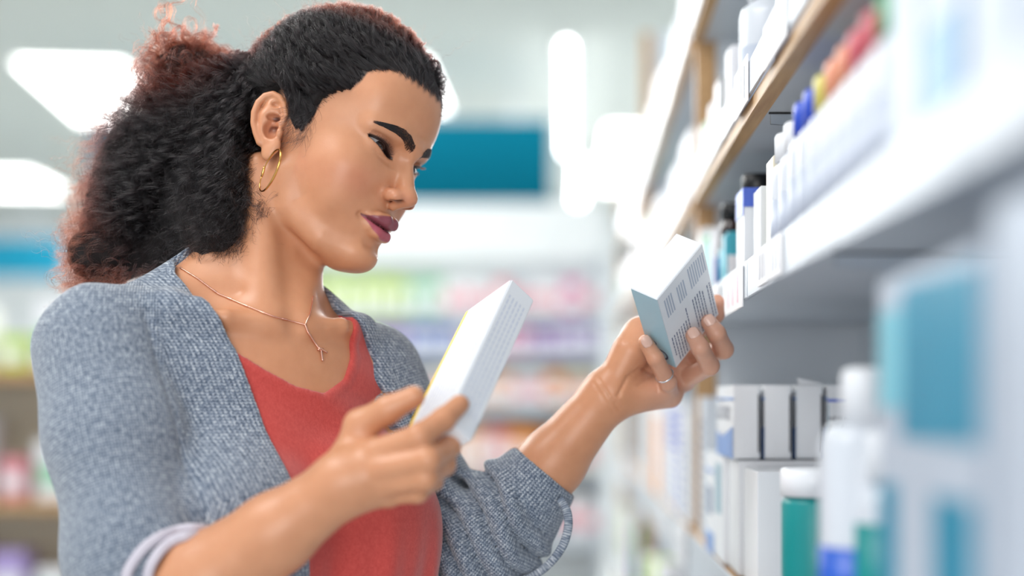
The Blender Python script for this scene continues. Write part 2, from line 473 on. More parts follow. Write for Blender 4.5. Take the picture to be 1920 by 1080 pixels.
NAILS_L = [((1204, 631), (1222, 664), 1.352), ((1297, 622), (1312, 650), 1.361), ((1325, 597), (1340, 622), 1.375)]
def nails(d, p, L): return d
# ---------------------------------------------------------------- clothes as implicit solids around the body
def fold_noise(p, s, seed=0.0):
    q = p * s + seed
    return np.sin(q[:, 0] + 1.7 * np.sin(q[:, 2] * 0.7 + 1.3)) * np.sin(q[:, 2] * 0.9 + 1.1 * np.sin(q[:, 1])) 
NECK_A = [-130, -100, -57, -30, -4, 26, 52, 64, 69, 70]
NECK_C = [34, 12, -15, -33, -47, -54, -40, -20, 5, 90]
npoly = np.array([(a, c) for a, c in zip(NECK_A, NECK_C)], float)
def neck_dist(a, c):
    """signed distance (mm) to the neckline in the torso's front view, negative on the cloth"""
    best = None
    P = np.stack([a, c], 1)
    for i in range(len(npoly) - 1):
        A = npoly[i]; AB = npoly[i + 1] - A
        t = np.clip(((P - A) @ AB) / (AB @ AB), 0, 1)
        dd = np.linalg.norm(P - A - t[:, None] * AB, axis=1)
        best = dd if best is None else np.minimum(best, dd)
    inside = (c < np.interp(a, NECK_A, NECK_C)) | (a > 70)
    return np.where(inside, -best, best).astype(f32)
def top_hang(q):
    d = torso_mm(q)
    qs = q.copy(); qs[:, 0] = np.sqrt(q[:, 0] ** 2 + 100)
    d = smin(d, chain(qs, [(60, 60, -180, 68), (76, 50, -330, 74), (86, 34, -520, 92)]), 40)
    return d
def top_sdf(p):
    q = torl(p.astype(f32)); a, b, c = q.T
    d = top_hang(q) - 3.0
    nd = neck_dist(a, c)
    nd = np.where(b < 0, c - 40, nd)
    fade = np.clip((-c - 150) / 120, 0, 1)
    d = d - fade * (4.5 * np.sin(a * 0.085 + 0.012 * c + 1.2 * np.sin(c * .012)) + 2.0 * np.sin(a * 0.21 - 0.01 * c))
    mid = np.exp(-((c + 75) / 45) ** 2)
    d = d - 1.6 * mid * np.sin((a * 0.6 + c) * 0.11)
    band = np.clip((nd + 10.5) / 1.2, 0, 1)
    d = d - 1.0 * band + 0.9 * np.exp(-((nd + 10.5) / 0.9) ** 2)
    d = smax(d, nd, 1.5)
    d = np.maximum(d, -560 - c)
    return (np.maximum(d, np.abs(a) - 128 - np.maximum(0, -c - 40) * 2) / 1000).astype(f32)
CARD_C = [-600, -400, -228, -112, -18, 10, 32, 60, 90]
CARD_F = [202, 198, 184, 152, 96, 78, 62, 44, 30]
CARN_C = [-600, -400, -210, -122, -70, -15, 20, 55, 90]
CARN_A = [20, 2, -17, -32, -41, -56, -74, -88, -70]
def arm_frame(p, A, B):
    ab = B - A; L = np.linalg.norm(ab); ax = ab / L
    e1 = np.cross(ax, [0, 0, 1.0]); e1 /= np.linalg.norm(e1); e2 = np.cross(ax, e1)
    q = p - A.astype(f32)
    return q @ ax.astype(f32), q @ e1.astype(f32), q @ e2.astype(f32), L
def cardigan_sdf(p):
    p = p.astype(f32); q = torl(p); a, b, c = q.T
    d = smin(torso_mm(q), top_hang(q) + 2, 6) - 7.5
    d = smin(d, cap(q, (98, -10, -230), (122, -15, -520), 38, 52), 45)          # hangs away from the far side
    d = d / 1000
    # slit of the front opening
    lo = np.interp(c, CARN_C, CARN_A); hi = np.interp(c, CARD_C, CARD_F)
    edge = np.minimum(a - lo, hi - a) * 0.8
    edge = np.where(b < -25, -30, edge)
    nk = (cap(q, (0, 14, -30), (2, 4, 110), 62, 66))                              # round the neck
    nk = np.where(b < -60, 10, nk)
    d = smax(d, edge / 1000, .003)
    d = smax(d, -nk / 1000 * 1.0, .004)
    d = d - 0.0012 * np.exp(-((edge + 34) / 3.0) ** 2) * 0 
    # near sleeve
    sl = chain(p, [(*SJR, .055), (*(SJR * .65 + ELR * .35), .056), (*(SJR * .25 + ELR * .75), .055), (*ELR, .051)], .02)
    sl = smin(sl, cap(p, ELR, ELR * .84 + WRR * .16, .0505, .047), .012)
    t, u, v, L = arm_frame(p, SJR, ELR)
    ang = np.arctan2(v, u)
    k = np.clip((t - .20) / .06, 0, 1)
    sl = sl - (0.0022 * k * np.sin((t + .010 * np.cos(ang + .6)) * 420) + 0.0015 * np.sin(ang * 3 + t * 30) * (1 - k))
    tf, _, _, Lf = arm_frame(p, ELR, WRR)
    cut = tf - .17 * Lf - .004 * np.sin(ang * 2) - 1.1 * np.clip(L - t - .02, 0, 1)
    sl = smax(sl, cut, .003)
    d = smin(d, sl, .012)
    d = d + .0022 * np.exp(-((a + 128 + .1 * np.maximum(c, -400)) / 3.2) ** 2) * (c < 20) * (b > -40)      # armhole seam
    # far sleeve: pushed up in rings
    t, u, v, L = arm_frame(p, ELL, WRL)
    ang = np.arctan2(v, u)
    ru = chain(p, [(*SJL, .056), (*(SJL * .5 + ELL * .5), .053), (*ELL, .051)], .01)
    fo = chain(p, [(*(ELL - (WRL - ELL) * .02), .051), (*(ELL * .80 + WRL * .20), .055), (*(ELL * .62 + WRL * .38), .049), (*(ELL * .50 + WRL * .50), .041), (*(ELL * .38 + WRL * .62), .0375)], .01)
    tt = t / L + .07 * np.cos(ang - 2.2)
    fo = smax(fo, t - .60 * L - .004 * np.cos(ang), .003)
    ru = smin(ru, fo, .014)
    amp = np.clip((.46 - tt) / .05, 0, 1) * np.clip((tt + .55) / .15, 0, 1)
    r1 = np.abs(np.sin(tt * 33 + 1.1 * np.sin(ang * 1.0 + 1) + .4 * np.sin(ang * 3))) ** 0.38
    ru = ru - .0170 * amp * (r1 - .66) - .0022 * amp * np.sin(ang * 5 + tt * 20)
    d = smin(d, ru, .010)
    inner = cap(p, ELL * .45 + WRL * .55, WRL, .0325, .034)
    d = smax(d, -inner, .002)
    inner = cap(p, ELR * .88 + WRR * .12, WRR, .0415, .040)
    d = smax(d, -inner, .002)
    d = smax(d, (CAMH - .46) - p[:, 2], .004)
    return d.astype(f32)

def raycast(px, py, fn=None, y0=0.9, y1=1.75):
    """points where the view lines through photograph pixels meet the body"""
    fn = fn or body_sdf
    px = np.atleast_1d(np.asarray(px, float)); py = np.atleast_1d(np.asarray(py, float))
    D = np.stack([(px - CX) / FPX, np.ones_like(px), (CY - py) / FPX], 1)
    t = np.full(len(px), y0)
    for _ in range(60):
        P = D * t[:, None]; P[:, 2] += CAMH
        t = np.minimum(t + fn(P.astype(f32)) * 0.85, y1)
    P = D * t[:, None]; P[:, 2] += CAMH
    return P
def normal(fn, P, e=.001):
    g = np.stack([fn((P + np.eye(3)[i] * e).astype(f32)) - fn((P - np.eye(3)[i] * e).astype(f32)) for i in range(3)], 1)
    return g / (np.linalg.norm(g, axis=1)[:, None] + 1e-9)

# ---------------------------------------------------------------- skin, cloth and hair materials
SKIN, LIP, LINER = lin((207, 147, 110)), lin((150, 72, 88)), lin((30, 22, 24))
def skin_material():
    t = NT('skin'); a = t.attr('tint')
    tc = t.n('ShaderNodeTexCoord')
    nz = t.n('ShaderNodeTexNoise', Scale=60.0, Detail=4.0); t.l(tc.outputs['Object'], nz.inputs['Vector'])
    mx = t.n('ShaderNodeMix', data_type='RGBA', blend_type='MULTIPLY'); mx.inputs[0].default_value = 1.0
    t.l(a.outputs['Color'], mx.inputs[6])
    t.l(t.ramp(nz.outputs[0], [(0.3, (.93, .90, .88)), (0.7, (1.0, 1.0, 1.0))]), mx.inputs[7])
    t.l(mx.outputs[2], t.b.inputs['Base Color'])
    t.set(Roughness=0.38, Subsurface_Weight=0.16, Subsurface_Scale=0.006, Specular_IOR_Level=0.45)
    t.b.inputs['Subsurface Radius'].default_value = (1.0, 0.35, 0.18)
    n2 = t.n('ShaderNodeTexNoise', Scale=900.0, Detail=2.0); t.l(tc.outputs['Object'], n2.inputs['Vector'])
    t.bump(n2.outputs[0], 0.12, 0.0006)
    return t.m
def smooth01(x): x = np.clip(x, 0, 1); return x * x * (3 - 2 * x)
def skin_tint(P):
    n = len(P); C = np.tile(np.array(SKIN), (n, 1))
    h = world2head(P); x, y, z = h.T; ax = np.abs(x)
    def mix(m, c): C[:] = C * (1 - m[:, None]) + np.array(c) * m[:, None]
    face = (np.linalg.norm(h - [0, 10, 10], axis=1) < 140)
    # blush, warm lower face
    mix(.28 * np.exp(-((ax - 46) ** 2 / 18 ** 2 + (z + 18) ** 2 / 16 ** 2)) * face * (y > 20), lin((205, 112, 92)))
    mix(.25 * np.exp(-((ax - 8) ** 2 / 14 ** 2 + (z + 16) ** 2 / 9 ** 2)) * face * (y > 88), lin((205, 120, 98)))
    m = smooth01((lip_top(x) + 1.9 * (1 - (ax / 25) ** 2) - z) / 1.3) * smooth01((z - lip_bot(x) + .6) / 1.3) * (ax < 24.5) * (y > 78) * face
    ul = smooth01((z - stom(x) + 1.0) / 2.0)
    mix(m * .95 * ul, lin((134, 66, 82)))
    mix(m * .95 * (1 - ul), lin((176, 84, 102)))
    mm = np.exp(-((z - stom(x)) / 0.9) ** 2) * (ax < 25) * (y > 74) * face
    mix(mm * .75, lin((70, 24, 32)))
    up, lo = lid_up(ax), lid_lo(ax)
    eyez = (ax > 13) & (ax < 48) & (y > 60) & face
    ins = eyez * (z < up + .3) * (z > lo - .1)
    mix(ins * .9, LINER)
    mix(np.where(eyez, np.exp(-((z - up - .5) / 1.1) ** 2), 0) * (ax < 49) * (ax > 14) * .97, LINER)
    mix(np.where(eyez, np.exp(-((z - lo + .2) / .7) ** 2), 0) * (ax < 46) * .6, LINER)
    mix(np.where(eyez, np.exp(-((z - up - 4.2) / 3.6) ** 2), 0) * .30, lin((120, 74, 62)))
    nost = np.exp(-(((ax - 9.0) / 3.2) ** 2 + ((y - 104.5) / 5.5) ** 2 + ((z + 19.5) / 3.6) ** 2)) * face  # shade inside the nostrils, painted into the skin colour
    mix(np.clip(nost * 1.4, 0, .9), lin((52, 22, 18)))
    # scalp under the hair
    sc_ = scalp_mask(h) * face
    mix(sc_ * .97, lin((26, 18, 18)))
    ea = np.exp(-(((ax - 72) / 9) ** 2 + ((y + 15) / 14) ** 2 + ((z - 4) / 16) ** 2)) * face
    mix(ea * .30, lin((190, 100, 78)))
    # palms and nails
    for (a0, a1, Y) in NAILS_L:
        c0 = W(a0[0] + 4, a0[1] + 6, Y)
        dd = np.linalg.norm((P - c0) * [1, .6, 1], axis=1)
        mix(np.clip((.0052 - dd) / .001, 0, 1) * (P[:, 1] < Y - .001) * .7, lin((226, 184, 165)))
    pl = smooth01((P[:, 0] - .05) / .06) * (P[:, 1] < 1.46)
    mix(pl * .55, lin((222, 176, 158)))
    return C
# hairline on the head: lowest z with hair for a position y (front to back)
HL_Y = [-120, -34, -28, -6, 0, 3, 12, 20, 26, 30, 40, 54, 60, 77, 90, 110]
HL_Z = [-80, -70, -20, 6, 14, 16, 8, 9, 22, 42, 53, 61, 80, 89, 87, 84]
def scalp_mask(h):
    x, y, z = h.T; ax = np.abs(x)
    lim = np.interp(y, HL_Y, HL_Z)
    m = smooth01((z - lim + 1.5 * np.sin(y * .9 + x * .5)) / 9 + .35)
    return m * (1 - smooth01((ax - 69.5) / 2.5) * (z < 44) * (y < 8))
def cloth_material(name, dark, mid, light, rib=2.4, bump=.0007, speck=1.0, roughness=.95):
    t = NT(name); u = t.attr('u').outputs['Fac']; v = t.attr('v').outputs['Fac']; bd = t.attr('band').outputs['Fac']
    vec = t.n('ShaderNodeCombineXYZ')
    t.l(t.math('MULTIPLY', u, .34), vec.inputs[0]); t.l(t.math('MULTIPLY', v, .17), vec.inputs[1])
    nz = t.n('ShaderNodeTexNoise', Scale=1.0 * speck, Detail=4.0, Roughness=.7); t.l(vec.outputs[0], nz.inputs['Vector'])
    v2 = t.n('ShaderNodeCombineXYZ'); t.l(t.math('MULTIPLY', u, .9), v2.inputs[0]); t.l(t.math('MULTIPLY', v, .55), v2.inputs[1])
    fine = t.n('ShaderNodeTexNoise', Scale=1.0, Detail=2.0); t.l(v2.outputs[0], fine.inputs['Vector'])
    f = t.math('ADD', t.math('MULTIPLY', nz.outputs[0], .62), t.math('MULTIPLY', fine.outputs[0], .38))
    # stitches: ribs along the length and slanted legs of the knit
    per = t.math('ADD', t.math('MULTIPLY', bd, 1.4), rib)
    ph = t.math('DIVIDE', u, per)
    s1 = t.math('ABSOLUTE', t.math('SINE', t.math('MULTIPLY', ph, math.pi)))
    tri = t.math('PINGPONG', ph, .5)
    s2 = t.math('SINE', t.math('ADD', t.math('MULTIPLY', v, 2 * math.pi / (rib * 1.05)), t.math('MULTIPLY', tri, 5.0)))
    hgt = t.math('ADD', t.math('MULTIPLY', s1, .7), t.math('MULTIPLY', s2, .3))
    f2 = t.math('ADD', f, t.math('MULTIPLY', t.math('SUBTRACT', hgt, .45), .17))
    t.l(t.ramp(f2, [(0.33, dark), (0.50, mid), (0.68, light)]), t.b.inputs['Base Color'])
    t.set(Roughness=roughness, Sheen_Weight=.35, Sheen_Roughness=.5, Specular_IOR_Level=.15)
    t.bump(t.math('ADD', hgt, t.math('MULTIPLY', fine.outputs[0], .8)), 0.8, bump)
    return t.m
def cardigan_attrs(P, Q):
    """stitch coordinates per face corner; each face follows one piece of the garment, so nothing smears across a seam"""
    C = P[Q].mean(1).astype(f32)
    def region(p):
        q = torl(p); a, b, c = q.T
        code = np.where(a > 92, 1, 0)
        edge = np.minimum(a - np.interp(c, CARN_C, CARN_A), np.interp(c, CARD_C, CARD_F) - a)
        code = np.where((edge < 30) & (b > -30) & (a > -118) & (a < 180) & (c > -420), 2, code)
        for A, B, D, near, k in ((SJR, ELR, WRR, 1, 3), (SJL, ELL, WRL, 0, 5)):
            t1, u1, v1, L1 = arm_frame(p, A, B); r1 = np.hypot(u1, v1)
            t2, u2, v2_, L2 = arm_frame(p, B, D); r2 = np.hypot(u2, v2_)
            code = np.where((r1 < .074) & (t1 > 0) & ((a < -118) if near else (a > 110)), k, code)
            code = np.where((r2 < (.062 if near else .078)) & (t2 > (.0 if near else -.05)) & (t2 < L2 * .7) & ((r2 < r1) | (t1 > L1)), k + 1, code)
            if not near: code = np.where((code == 6) & (t2 > L2 * .46), 7, code)
        return code
    code = region(C); cc = np.repeat(code, 4); K = np.repeat(C, 4, 0); p = P[Q.ravel()].astype(f32)
    q = torl(p); a, b, c = q.T
    u = a * 1.0 + b * .45; v = c * 1.0
    u = np.where(cc == 1, (np.arctan2(a, b + 40)) * 150, u)
    edge = np.minimum(a - np.interp(c, CARN_C, CARN_A), np.interp(c, CARD_C, CARD_F) - a)
    u = np.where(cc == 2, edge, u)
    for k, A, B, r in ((3, SJR, ELR, 60), (4, ELR, WRR, 50), (5, SJL, ELL, 60), (6, ELL, WRL, 58), (7, ELL, WRL, 46)):
        m = cc == k
        if not m.any(): continue
        t1, u1, v1, _ = arm_frame(p[m], A, B); t0, u0, v0, _ = arm_frame(K[m], A, B)
        an, a0 = np.arctan2(v1, u1), np.arctan2(v0, u0)
        an = a0 + (an - a0 + math.pi) % (2 * math.pi) - math.pi
        u[m] = an * r; v[m] = t1 * 1000
    return {'c:u': u, 'c:v': v, 'c:band': ((cc == 2) | (cc == 7)).astype(float)}

# ---------------------------------------------------------------- the woman
woman = empty('person', (TM[0], TM[1], 0))
tag(woman, 'curly-haired woman in grey-blue cardigan and coral top reading two medicine boxes', 'person')
WM = Matrix.Translation(-Vector(woman.location))
def on_woman(o):
    o.parent = woman; o.matrix_parent_inverse = WM; return o

HANDZ = [((-.075, 1.2, CAMH - .13), (.2, 1.52, CAMH + .16), .0015), ((-.37, 1.0, CAMH - .24), (-.03, 1.275, CAMH + .03), .0019)]
def body_mesh():
    Vs, Qs, off = [], [], 0
    faceB = ((-.41, 1.2, CAMH - .005), (-.08, 1.50, CAMH + .38), .00125)
    boxes = [faceB] + HANDZ + [((-.5, 1.05, CAMH - .02), (.02, 1.70, CAMH + .42), .004)]
    rest = ((-.62, .9, CAMH - .42), (.12, 1.75, CAMH + .12), .005)
    for i, (lo, hi, h) in enumerate(boxes + [rest]):
        P, Q = surface(body_sdf, lo, hi, h, 1, 1.25)
        c = P[Q].mean(1); k = np.ones(len(c), bool)
        for l2, h2, hh in boxes[:i]:
            k &= ~((c > np.array(l2) + hh * 3) & (c < np.array(h2) - hh * 3)).all(1)
        k &= (c[:, 2] > CAMH - .41)
        Q = Q[k]; used = np.unique(Q); mp = np.zeros(len(P), int); mp[used] = np.arange(len(used))
        Vs.append(P[used]); Qs.append(mp[Q] + off); off += len(used)
    return np.concatenate(Vs), np.concatenate(Qs)
BP, BQ = body_mesh()
body = on_woman(mesh_obj('body', BP, BQ, skin_material(), None, True, dict(tint=skin_tint(BP))))
P, Q = surface(top_sdf, (-.50, 1.1, CAMH - .50), (0.0, 1.6, CAMH + .16), .0030, 2, 1.6)
u_, v_, w_ = torl(P.astype(f32)).T
coral = cloth_material('coral_jersey', lin((184, 66, 62)), lin((196, 76, 70)), lin((206, 88, 80)), rib=.9, bump=.0001, roughness=.8)
on_woman(tag(mesh_obj('tank_top', P, Q, coral, None, True, dict(u=u_, v=w_, band=u_ * 0)), 'coral red scoop-neck top'))
P, Q = surface(cardigan_sdf, (-.62, 0.98, CAMH - .47), (0.10, 1.75, CAMH + .20), .0027, 1, 1.9)
knit = cloth_material('heather_knit', lin((60, 74, 94)), lin((116, 127, 143)), lin((202, 208, 214)), rib=2.6)
on_woman(tag(mesh_obj('cardigan', P, Q, knit, None, True, cardigan_attrs(P, Q)), 'grey-blue heather knit cardigan with pushed-up sleeves'))
# ---------------------------------------------------------------- eyes, brows, lashes, hair, jewellery
rng = np.random.default_rng(7)
def curves_obj(name, strands, radii, mat, parent=None, attrs=None):
    """strands: list of (n_i, 3) arrays; radii: root radius per strand (tapers to the tip)"""
    cu = bpy.data.hair_curves.new(name)
    cu.add_curves([len(s) for s in strands])
    P = np.concatenate(strands).astype(np.float32)
    cu.points.foreach_set('position', P.ravel())
    r = np.concatenate([rr * (1 - 0.75 * np.linspace(0, 1, len(s)) ** 2) for s, rr in zip(strands, radii)]).astype(np.float32)
    cu.points.foreach_set('radius', r)
    for nm, arr in (attrs or {}).items():
        a = cu.attributes.new(nm, 'FLOAT', 'POINT'); a.data.foreach_set('value', np.asarray(arr, np.float32))
    cu.materials.append(mat)
    o = bpy.data.objects.new(name, cu); COL.objects.link(o)
    if parent: on_woman(o) if parent is woman else setattr(o, 'parent', parent)
    return o
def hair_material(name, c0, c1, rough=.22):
    t = NT(name); a = t.attr('backlit_auburn').outputs['Fac']
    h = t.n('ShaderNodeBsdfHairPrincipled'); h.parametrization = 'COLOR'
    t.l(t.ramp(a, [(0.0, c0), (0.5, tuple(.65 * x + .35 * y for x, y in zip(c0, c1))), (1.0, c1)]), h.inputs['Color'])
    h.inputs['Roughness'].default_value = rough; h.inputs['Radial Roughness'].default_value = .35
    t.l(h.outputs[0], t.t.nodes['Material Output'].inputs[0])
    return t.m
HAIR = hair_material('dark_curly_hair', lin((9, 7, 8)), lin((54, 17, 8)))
BROW = hair_material('brow_hair', lin((14, 9, 9)), lin((20, 13, 12)), .5)

# eyeballs
def eyeball(s):
    n, m = 48, 64
    th = np.linspace(0, math.pi, n); ph = np.linspace(0, 2 * math.pi, m, endpoint=False)
    T, Fh = np.meshgrid(th, ph, indexing='ij')
    r = np.where(T < .50, 11.75 + 0.9 * np.cos(T / .50 * math.pi / 2), 11.75)
    V = np.stack([r * np.sin(T) * np.cos(Fh), r * np.sin(T) * np.sin(Fh), r * np.cos(T)], -1).reshape(-1, 3)
    fc = [(i * m + j, i * m + (j + 1) % m, (i + 1) * m + (j + 1) % m, (i + 1) * m + j) for i in range(n - 1) for j in range(m)]
    gz = Vector((0.10 if s > 0 else -0.20, 1.0, -0.08)).normalized()
    rot = np.array(Vector((0, 0, 1)).rotation_difference(gz).to_matrix())
    T = T.ravel(); c = np.tile(np.array(lin((176, 172, 172))), (len(T), 1))
    c[T < .63] = lin((12, 8, 7)); c[(T < .58)] = lin((40, 24, 16)); c[T < .22] = (0.004, 0.004, 0.004)
    o = mesh_obj('eyeball', head2world(V @ rot.T + np.array((s * EYE[0], EYE[1], EYE[2]))), fc, EYEM, None, True, dict(tint=c))
    return on_woman(o)
t_ = NT('eye_surface'); t_.l(t_.attr('tint').outputs['Color'], t_.b.inputs['Base Color']); t_.set(Roughness=.04, Coat_Weight=1.0, Coat_Roughness=.02); EYEM = t_.m
for s in (-1, 1): eyeball(s)

def face_pts(x, z):
    """front surface of the face at head coordinates x, z (mm)"""
    x = np.asarray(x, float); z = np.asarray(z, float); y = np.full(len(x), 135.0)
    for _ in range(40):
        y -= np.clip(head_sdf(np.stack([x, y, z], 1)) * .8, -2, 8)
    return np.stack([x, y, z], 1)
# brows: tail .. arch .. inner end; near side keyed to the photograph
bx = np.array([9, 16, 24, 33, 44, 53.0]); bz = np.array([30.4, 35.5, 38.3, 39.3, 38.3, 36.0]); bw = np.array([6.6, 8.4, 8.2, 6.2, 3.6, 1.2])
for s in (-1, 1):
    n = 2600; u = rng.random(n) ** .95; v = rng.uniform(-1, 1, n)
    x0 = 8 + u * 39; zc = np.interp(x0, bx, bz); w = np.interp(x0, bx, bw)
    z0 = zc + v * w * .62
    dx = 1.6 + 3.2 * u; dz = np.where(u < .25, 2.4, 1.0) - v * 1.0 - u * 1.8
    pts = []
    for k in (0, .33, .66, 1.0):
        f = face_pts(s * (x0 + dx * k), z0 + dz * k * (1 - .2 * k))
        f[:, 1] += .15 + .7 * math.sin(k * 2.2)
        pts.append(head2world(f))
    A = np.stack(pts, 1)
    curves_obj('eyebrow', list(A), [.00008] * n, BROW, woman)
# lashes
for s in (-1, 1):
    S = []
    for up in (1, 0):
        n = 95 if up else 40
        xs = np.linspace(18, 44, n) + rng.normal(0, .2, n)
        z = (lid_up(xs) + .2) if up else (lid_lo(xs) - .1)
        f = face_pts(s * xs, z + (1.6 if up else -1.2)); f[:, 2] = z + (.2 if up else 0)
        L = (6.8 if up else 3.0) * (0.75 + .25 * np.sin((xs - 16) / 34 * 3)) * rng.uniform(.8, 1.1, n)
        out = (xs - 27) / 22.0
        for k in range(n):
            P = []
            for q in (0, .35, .7, 1):
                if up: P.append((f[k, 0] + s * out[k] * L[k] * q * .8, f[k, 1] + L[k] * q * (.95 - .25 * q) - .3, f[k, 2] + L[k] * (-.30 * q + .55 * q * q)))
                else: P.append((f[k, 0] + s * out[k] * L[k] * q * .8, f[k, 1] + L[k] * q * .6 - .3, f[k, 2] - L[k] * .6 * q))
            S.append(head2world(np.array(P)))
    curves_obj('eyelashes', S, [.00009] * len(S), BROW, woman)

# ---- hair volume
def Hh(x, y, z): return np.array([x, y, z], float)
CAPC, CAPR = Hh(0, 2, 46), Hh(83, 103, 100)
def cap_surface(dirs, extra=0.0):
    return CAPC + dirs * (CAPR + extra)
LOBES = [(W(300, 330, 1.425), (.088, .080, .088)), (W(385, 265, 1.40), (.070, .075, .075)), (W(250, 420, 1.425), (.068, .07, .068)), (W(392, 405, 1.365), (.050, .055, .062)),
         (W(198, 478, 1.385), (.048, .05, .040)), (W(408, 440, 1.335), (.036, .035, .040)), (W(444, 375, 1.335), (.024, .03, .044)), (W(352, 132, 1.40), (.045, .040, .034)), (W(325, 470, 1.40), (.055, .05, .030))]
def hair_sdf(p):
    h = ((p - HO.astype(f32)) @ HR.astype(f32)) * 1000
    d = ell(h, CAPC, CAPR - 5)
    lim = np.interp(h[:, 1], HL_Y, HL_Z)
    d = smax(d, (lim + 7 - h[:, 2]) * .6, 6)
    q = h.copy(); q[:, 0] = np.abs(q[:, 0])
    d = smax(d, -ell(q, (80, -14, 4), (22, 30, 40)), 5)
    d = d / 1000
    for i, (c, r) in enumerate(LOBES):
        e = ell(p, c, np.array(r) * .72)
        d = smin(d, e, .02)
    # keep off the ear and cheek
    d = smax(d, -cap(p, head2world((-84, 2, 12)), head2world((-84, 12, -70)), .030, .034), .008)
    n = np.sin(p[:, 0] * 260 + 2 * np.sin(p[:, 2] * 190)) * np.sin(p[:, 2] * 230 + 1.5 * np.sin(p[:, 1] * 210))
    return (d - .0022 * n).astype(f32)
P, Q = surface(hair_sdf, (-.60, 1.22, CAMH + .06), (0.02, 1.66, CAMH + .42), .0028, 1, 1.5)
def backlit_auburn_at(P, tip=0.0):  # reddish hair colour; backlight through rim, bun and crown painted in
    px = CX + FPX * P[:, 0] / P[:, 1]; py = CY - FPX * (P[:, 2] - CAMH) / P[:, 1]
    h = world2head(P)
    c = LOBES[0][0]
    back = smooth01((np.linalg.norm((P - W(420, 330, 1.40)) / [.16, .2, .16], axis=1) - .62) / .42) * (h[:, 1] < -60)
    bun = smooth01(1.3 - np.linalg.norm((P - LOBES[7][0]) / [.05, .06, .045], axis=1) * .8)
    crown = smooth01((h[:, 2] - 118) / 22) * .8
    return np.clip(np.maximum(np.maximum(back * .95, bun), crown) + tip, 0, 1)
UNDER = plain('hair_undercoat', (22, 16, 16), .95)
hm_ = on_woman(mesh_obj('hair', P, Q, UNDER, None, True, dict(backlit_auburn=backlit_auburn_at(P) * .35)))
hm_['kind'] = 'stuff'

def curl(path, amp, wl, ph, seed_dir):
    """wind a polyline into a loose curl"""
    seg = np.linalg.norm(np.diff(path, axis=0), axis=1); s = np.r_[0, np.cumsum(seg)]
    t = np.gradient(path, axis=0); t /= np.linalg.norm(t, axis=1)[:, None] + 1e-9
    e1 = np.cross(t, seed_dir); e1 /= np.linalg.norm(e1, axis=1)[:, None] + 1e-9
    e2 = np.cross(t, e1)
    a = amp * np.minimum(1, s / (.35 * s[-1] + 1e-9))
    th = 2 * math.pi * s / wl + ph
    return path + e1 * (a * np.cos(th))[:, None] + e2 * (a * np.sin(th))[:, None]
def bez(a, b, c, d, n):
    t = np.linspace(0, 1, n)[:, None]
    return (1 - t) ** 3 * a + 3 * (1 - t) ** 2 * t * b + 3 * (1 - t) * t * t * c + t ** 3 * d
S, Rr, tips = [], [], []
def emit(path, amp, wl, n, spread, rad, fuzz=.0012):
    """a lock: n strands round one curled guide"""
    ph = rng.uniform(0, 6.28); sd = rng.normal(size=3)
    g = curl(path, amp, wl, ph, sd); m = len(g); tt = np.linspace(0, 1, m)
    for _ in range(n):
        off = rng.normal(size=3) * spread
        wob = rng.normal(size=(4, 3)) * fuzz
        f = sum(np.sin(tt * (4 + 5 * k) + rng.uniform(0, 6.28))[:, None] * wob[k] for k in range(4))
        keep = m if rng.random() < .7 else int(m * rng.uniform(.55, .95))
        sc = (.55 + .75 * tt)[:, None]
        S.append((g + off * sc + f * tt[:, None] ** .5)[:max(keep, 5)]); Rr.append(rad * rng.uniform(.7, 1.3))
# 1. the sides and top swept back from the hairline
def dir_of(h):
    d = (h - CAPC) / CAPR; return d / np.linalg.norm(d)
GATHER = [dir_of(Hh(-30, -90, 62)), dir_of(Hh(0, -96, 70)), dir_of(Hh(30, -90, 62))]
hv = world2head(BP); hv = hv[(np.linalg.norm(hv - [0, 0, 30], axis=1) < 130)]
sm = scalp_mask(hv) * ~((np.abs(hv[:, 0]) > 64) & (hv[:, 1] < 2) & (hv[:, 2] < 46))
edge_v = hv[(sm > .25) & (sm < .9) & (hv[:, 1] > -2)]; deep_v = hv[(sm >= .9) & (hv[:, 1] > -50) & (hv[:, 2] > 20)]
edge_v = edge_v[(edge_v[:, 0] < 15) | (rng.random(len(edge_v)) < .4)]; deep_v = deep_v[(deep_v[:, 0] < 25) | (rng.random(len(deep_v)) < .3)]
nl = 1700
for i in range(nl):
    x, y, z = (lambda A: A[rng.integers(len(A))])(edge_v if rng.random() < .58 else deep_v)
    side = -1 if x < 0 else 1
    d0 = dir_of(Hh(x, y, z)); g = GATHER[rng.integers(3)] + rng.normal(0, .10, 3); g /= np.linalg.norm(g)
    if x < 0 and z < 60: g = dir_of(Hh(-56, -82, 52 + rng.uniform(-12, 26)))
    m = 64; tt = np.linspace(0, 1, m)
    om = math.acos(np.clip(d0 @ g, -1, 1))
    D = (np.sin((1 - tt) * om)[:, None] * d0 + np.sin(tt * om)[:, None] * g) / math.sin(om)
    lay = rng.uniform(-7, 5)
    lift = -11 + (11 + lay) * np.minimum(1, tt * 4) ** .7
    x_in = np.array([x, y, z]); cs = cap_surface(D) + D * lift[:, None]; bl = np.clip(1 - tt * 5, 0, 1)[:, None] ** 1.5
    path = head2world(cs * (1 - bl) + (x_in * .985 + (cs - cs[0])) * bl)
    if z < 44 and y > -12: path = path + HR[:, 2] * (np.sin(np.minimum(tt * 1.4, 1) * math.pi) * (44 - z) * .00085)[:, None]
    emit(path, rng.uniform(.0024, .0062), rng.uniform(.022, .046), 13, .0009, .00012, .0012)
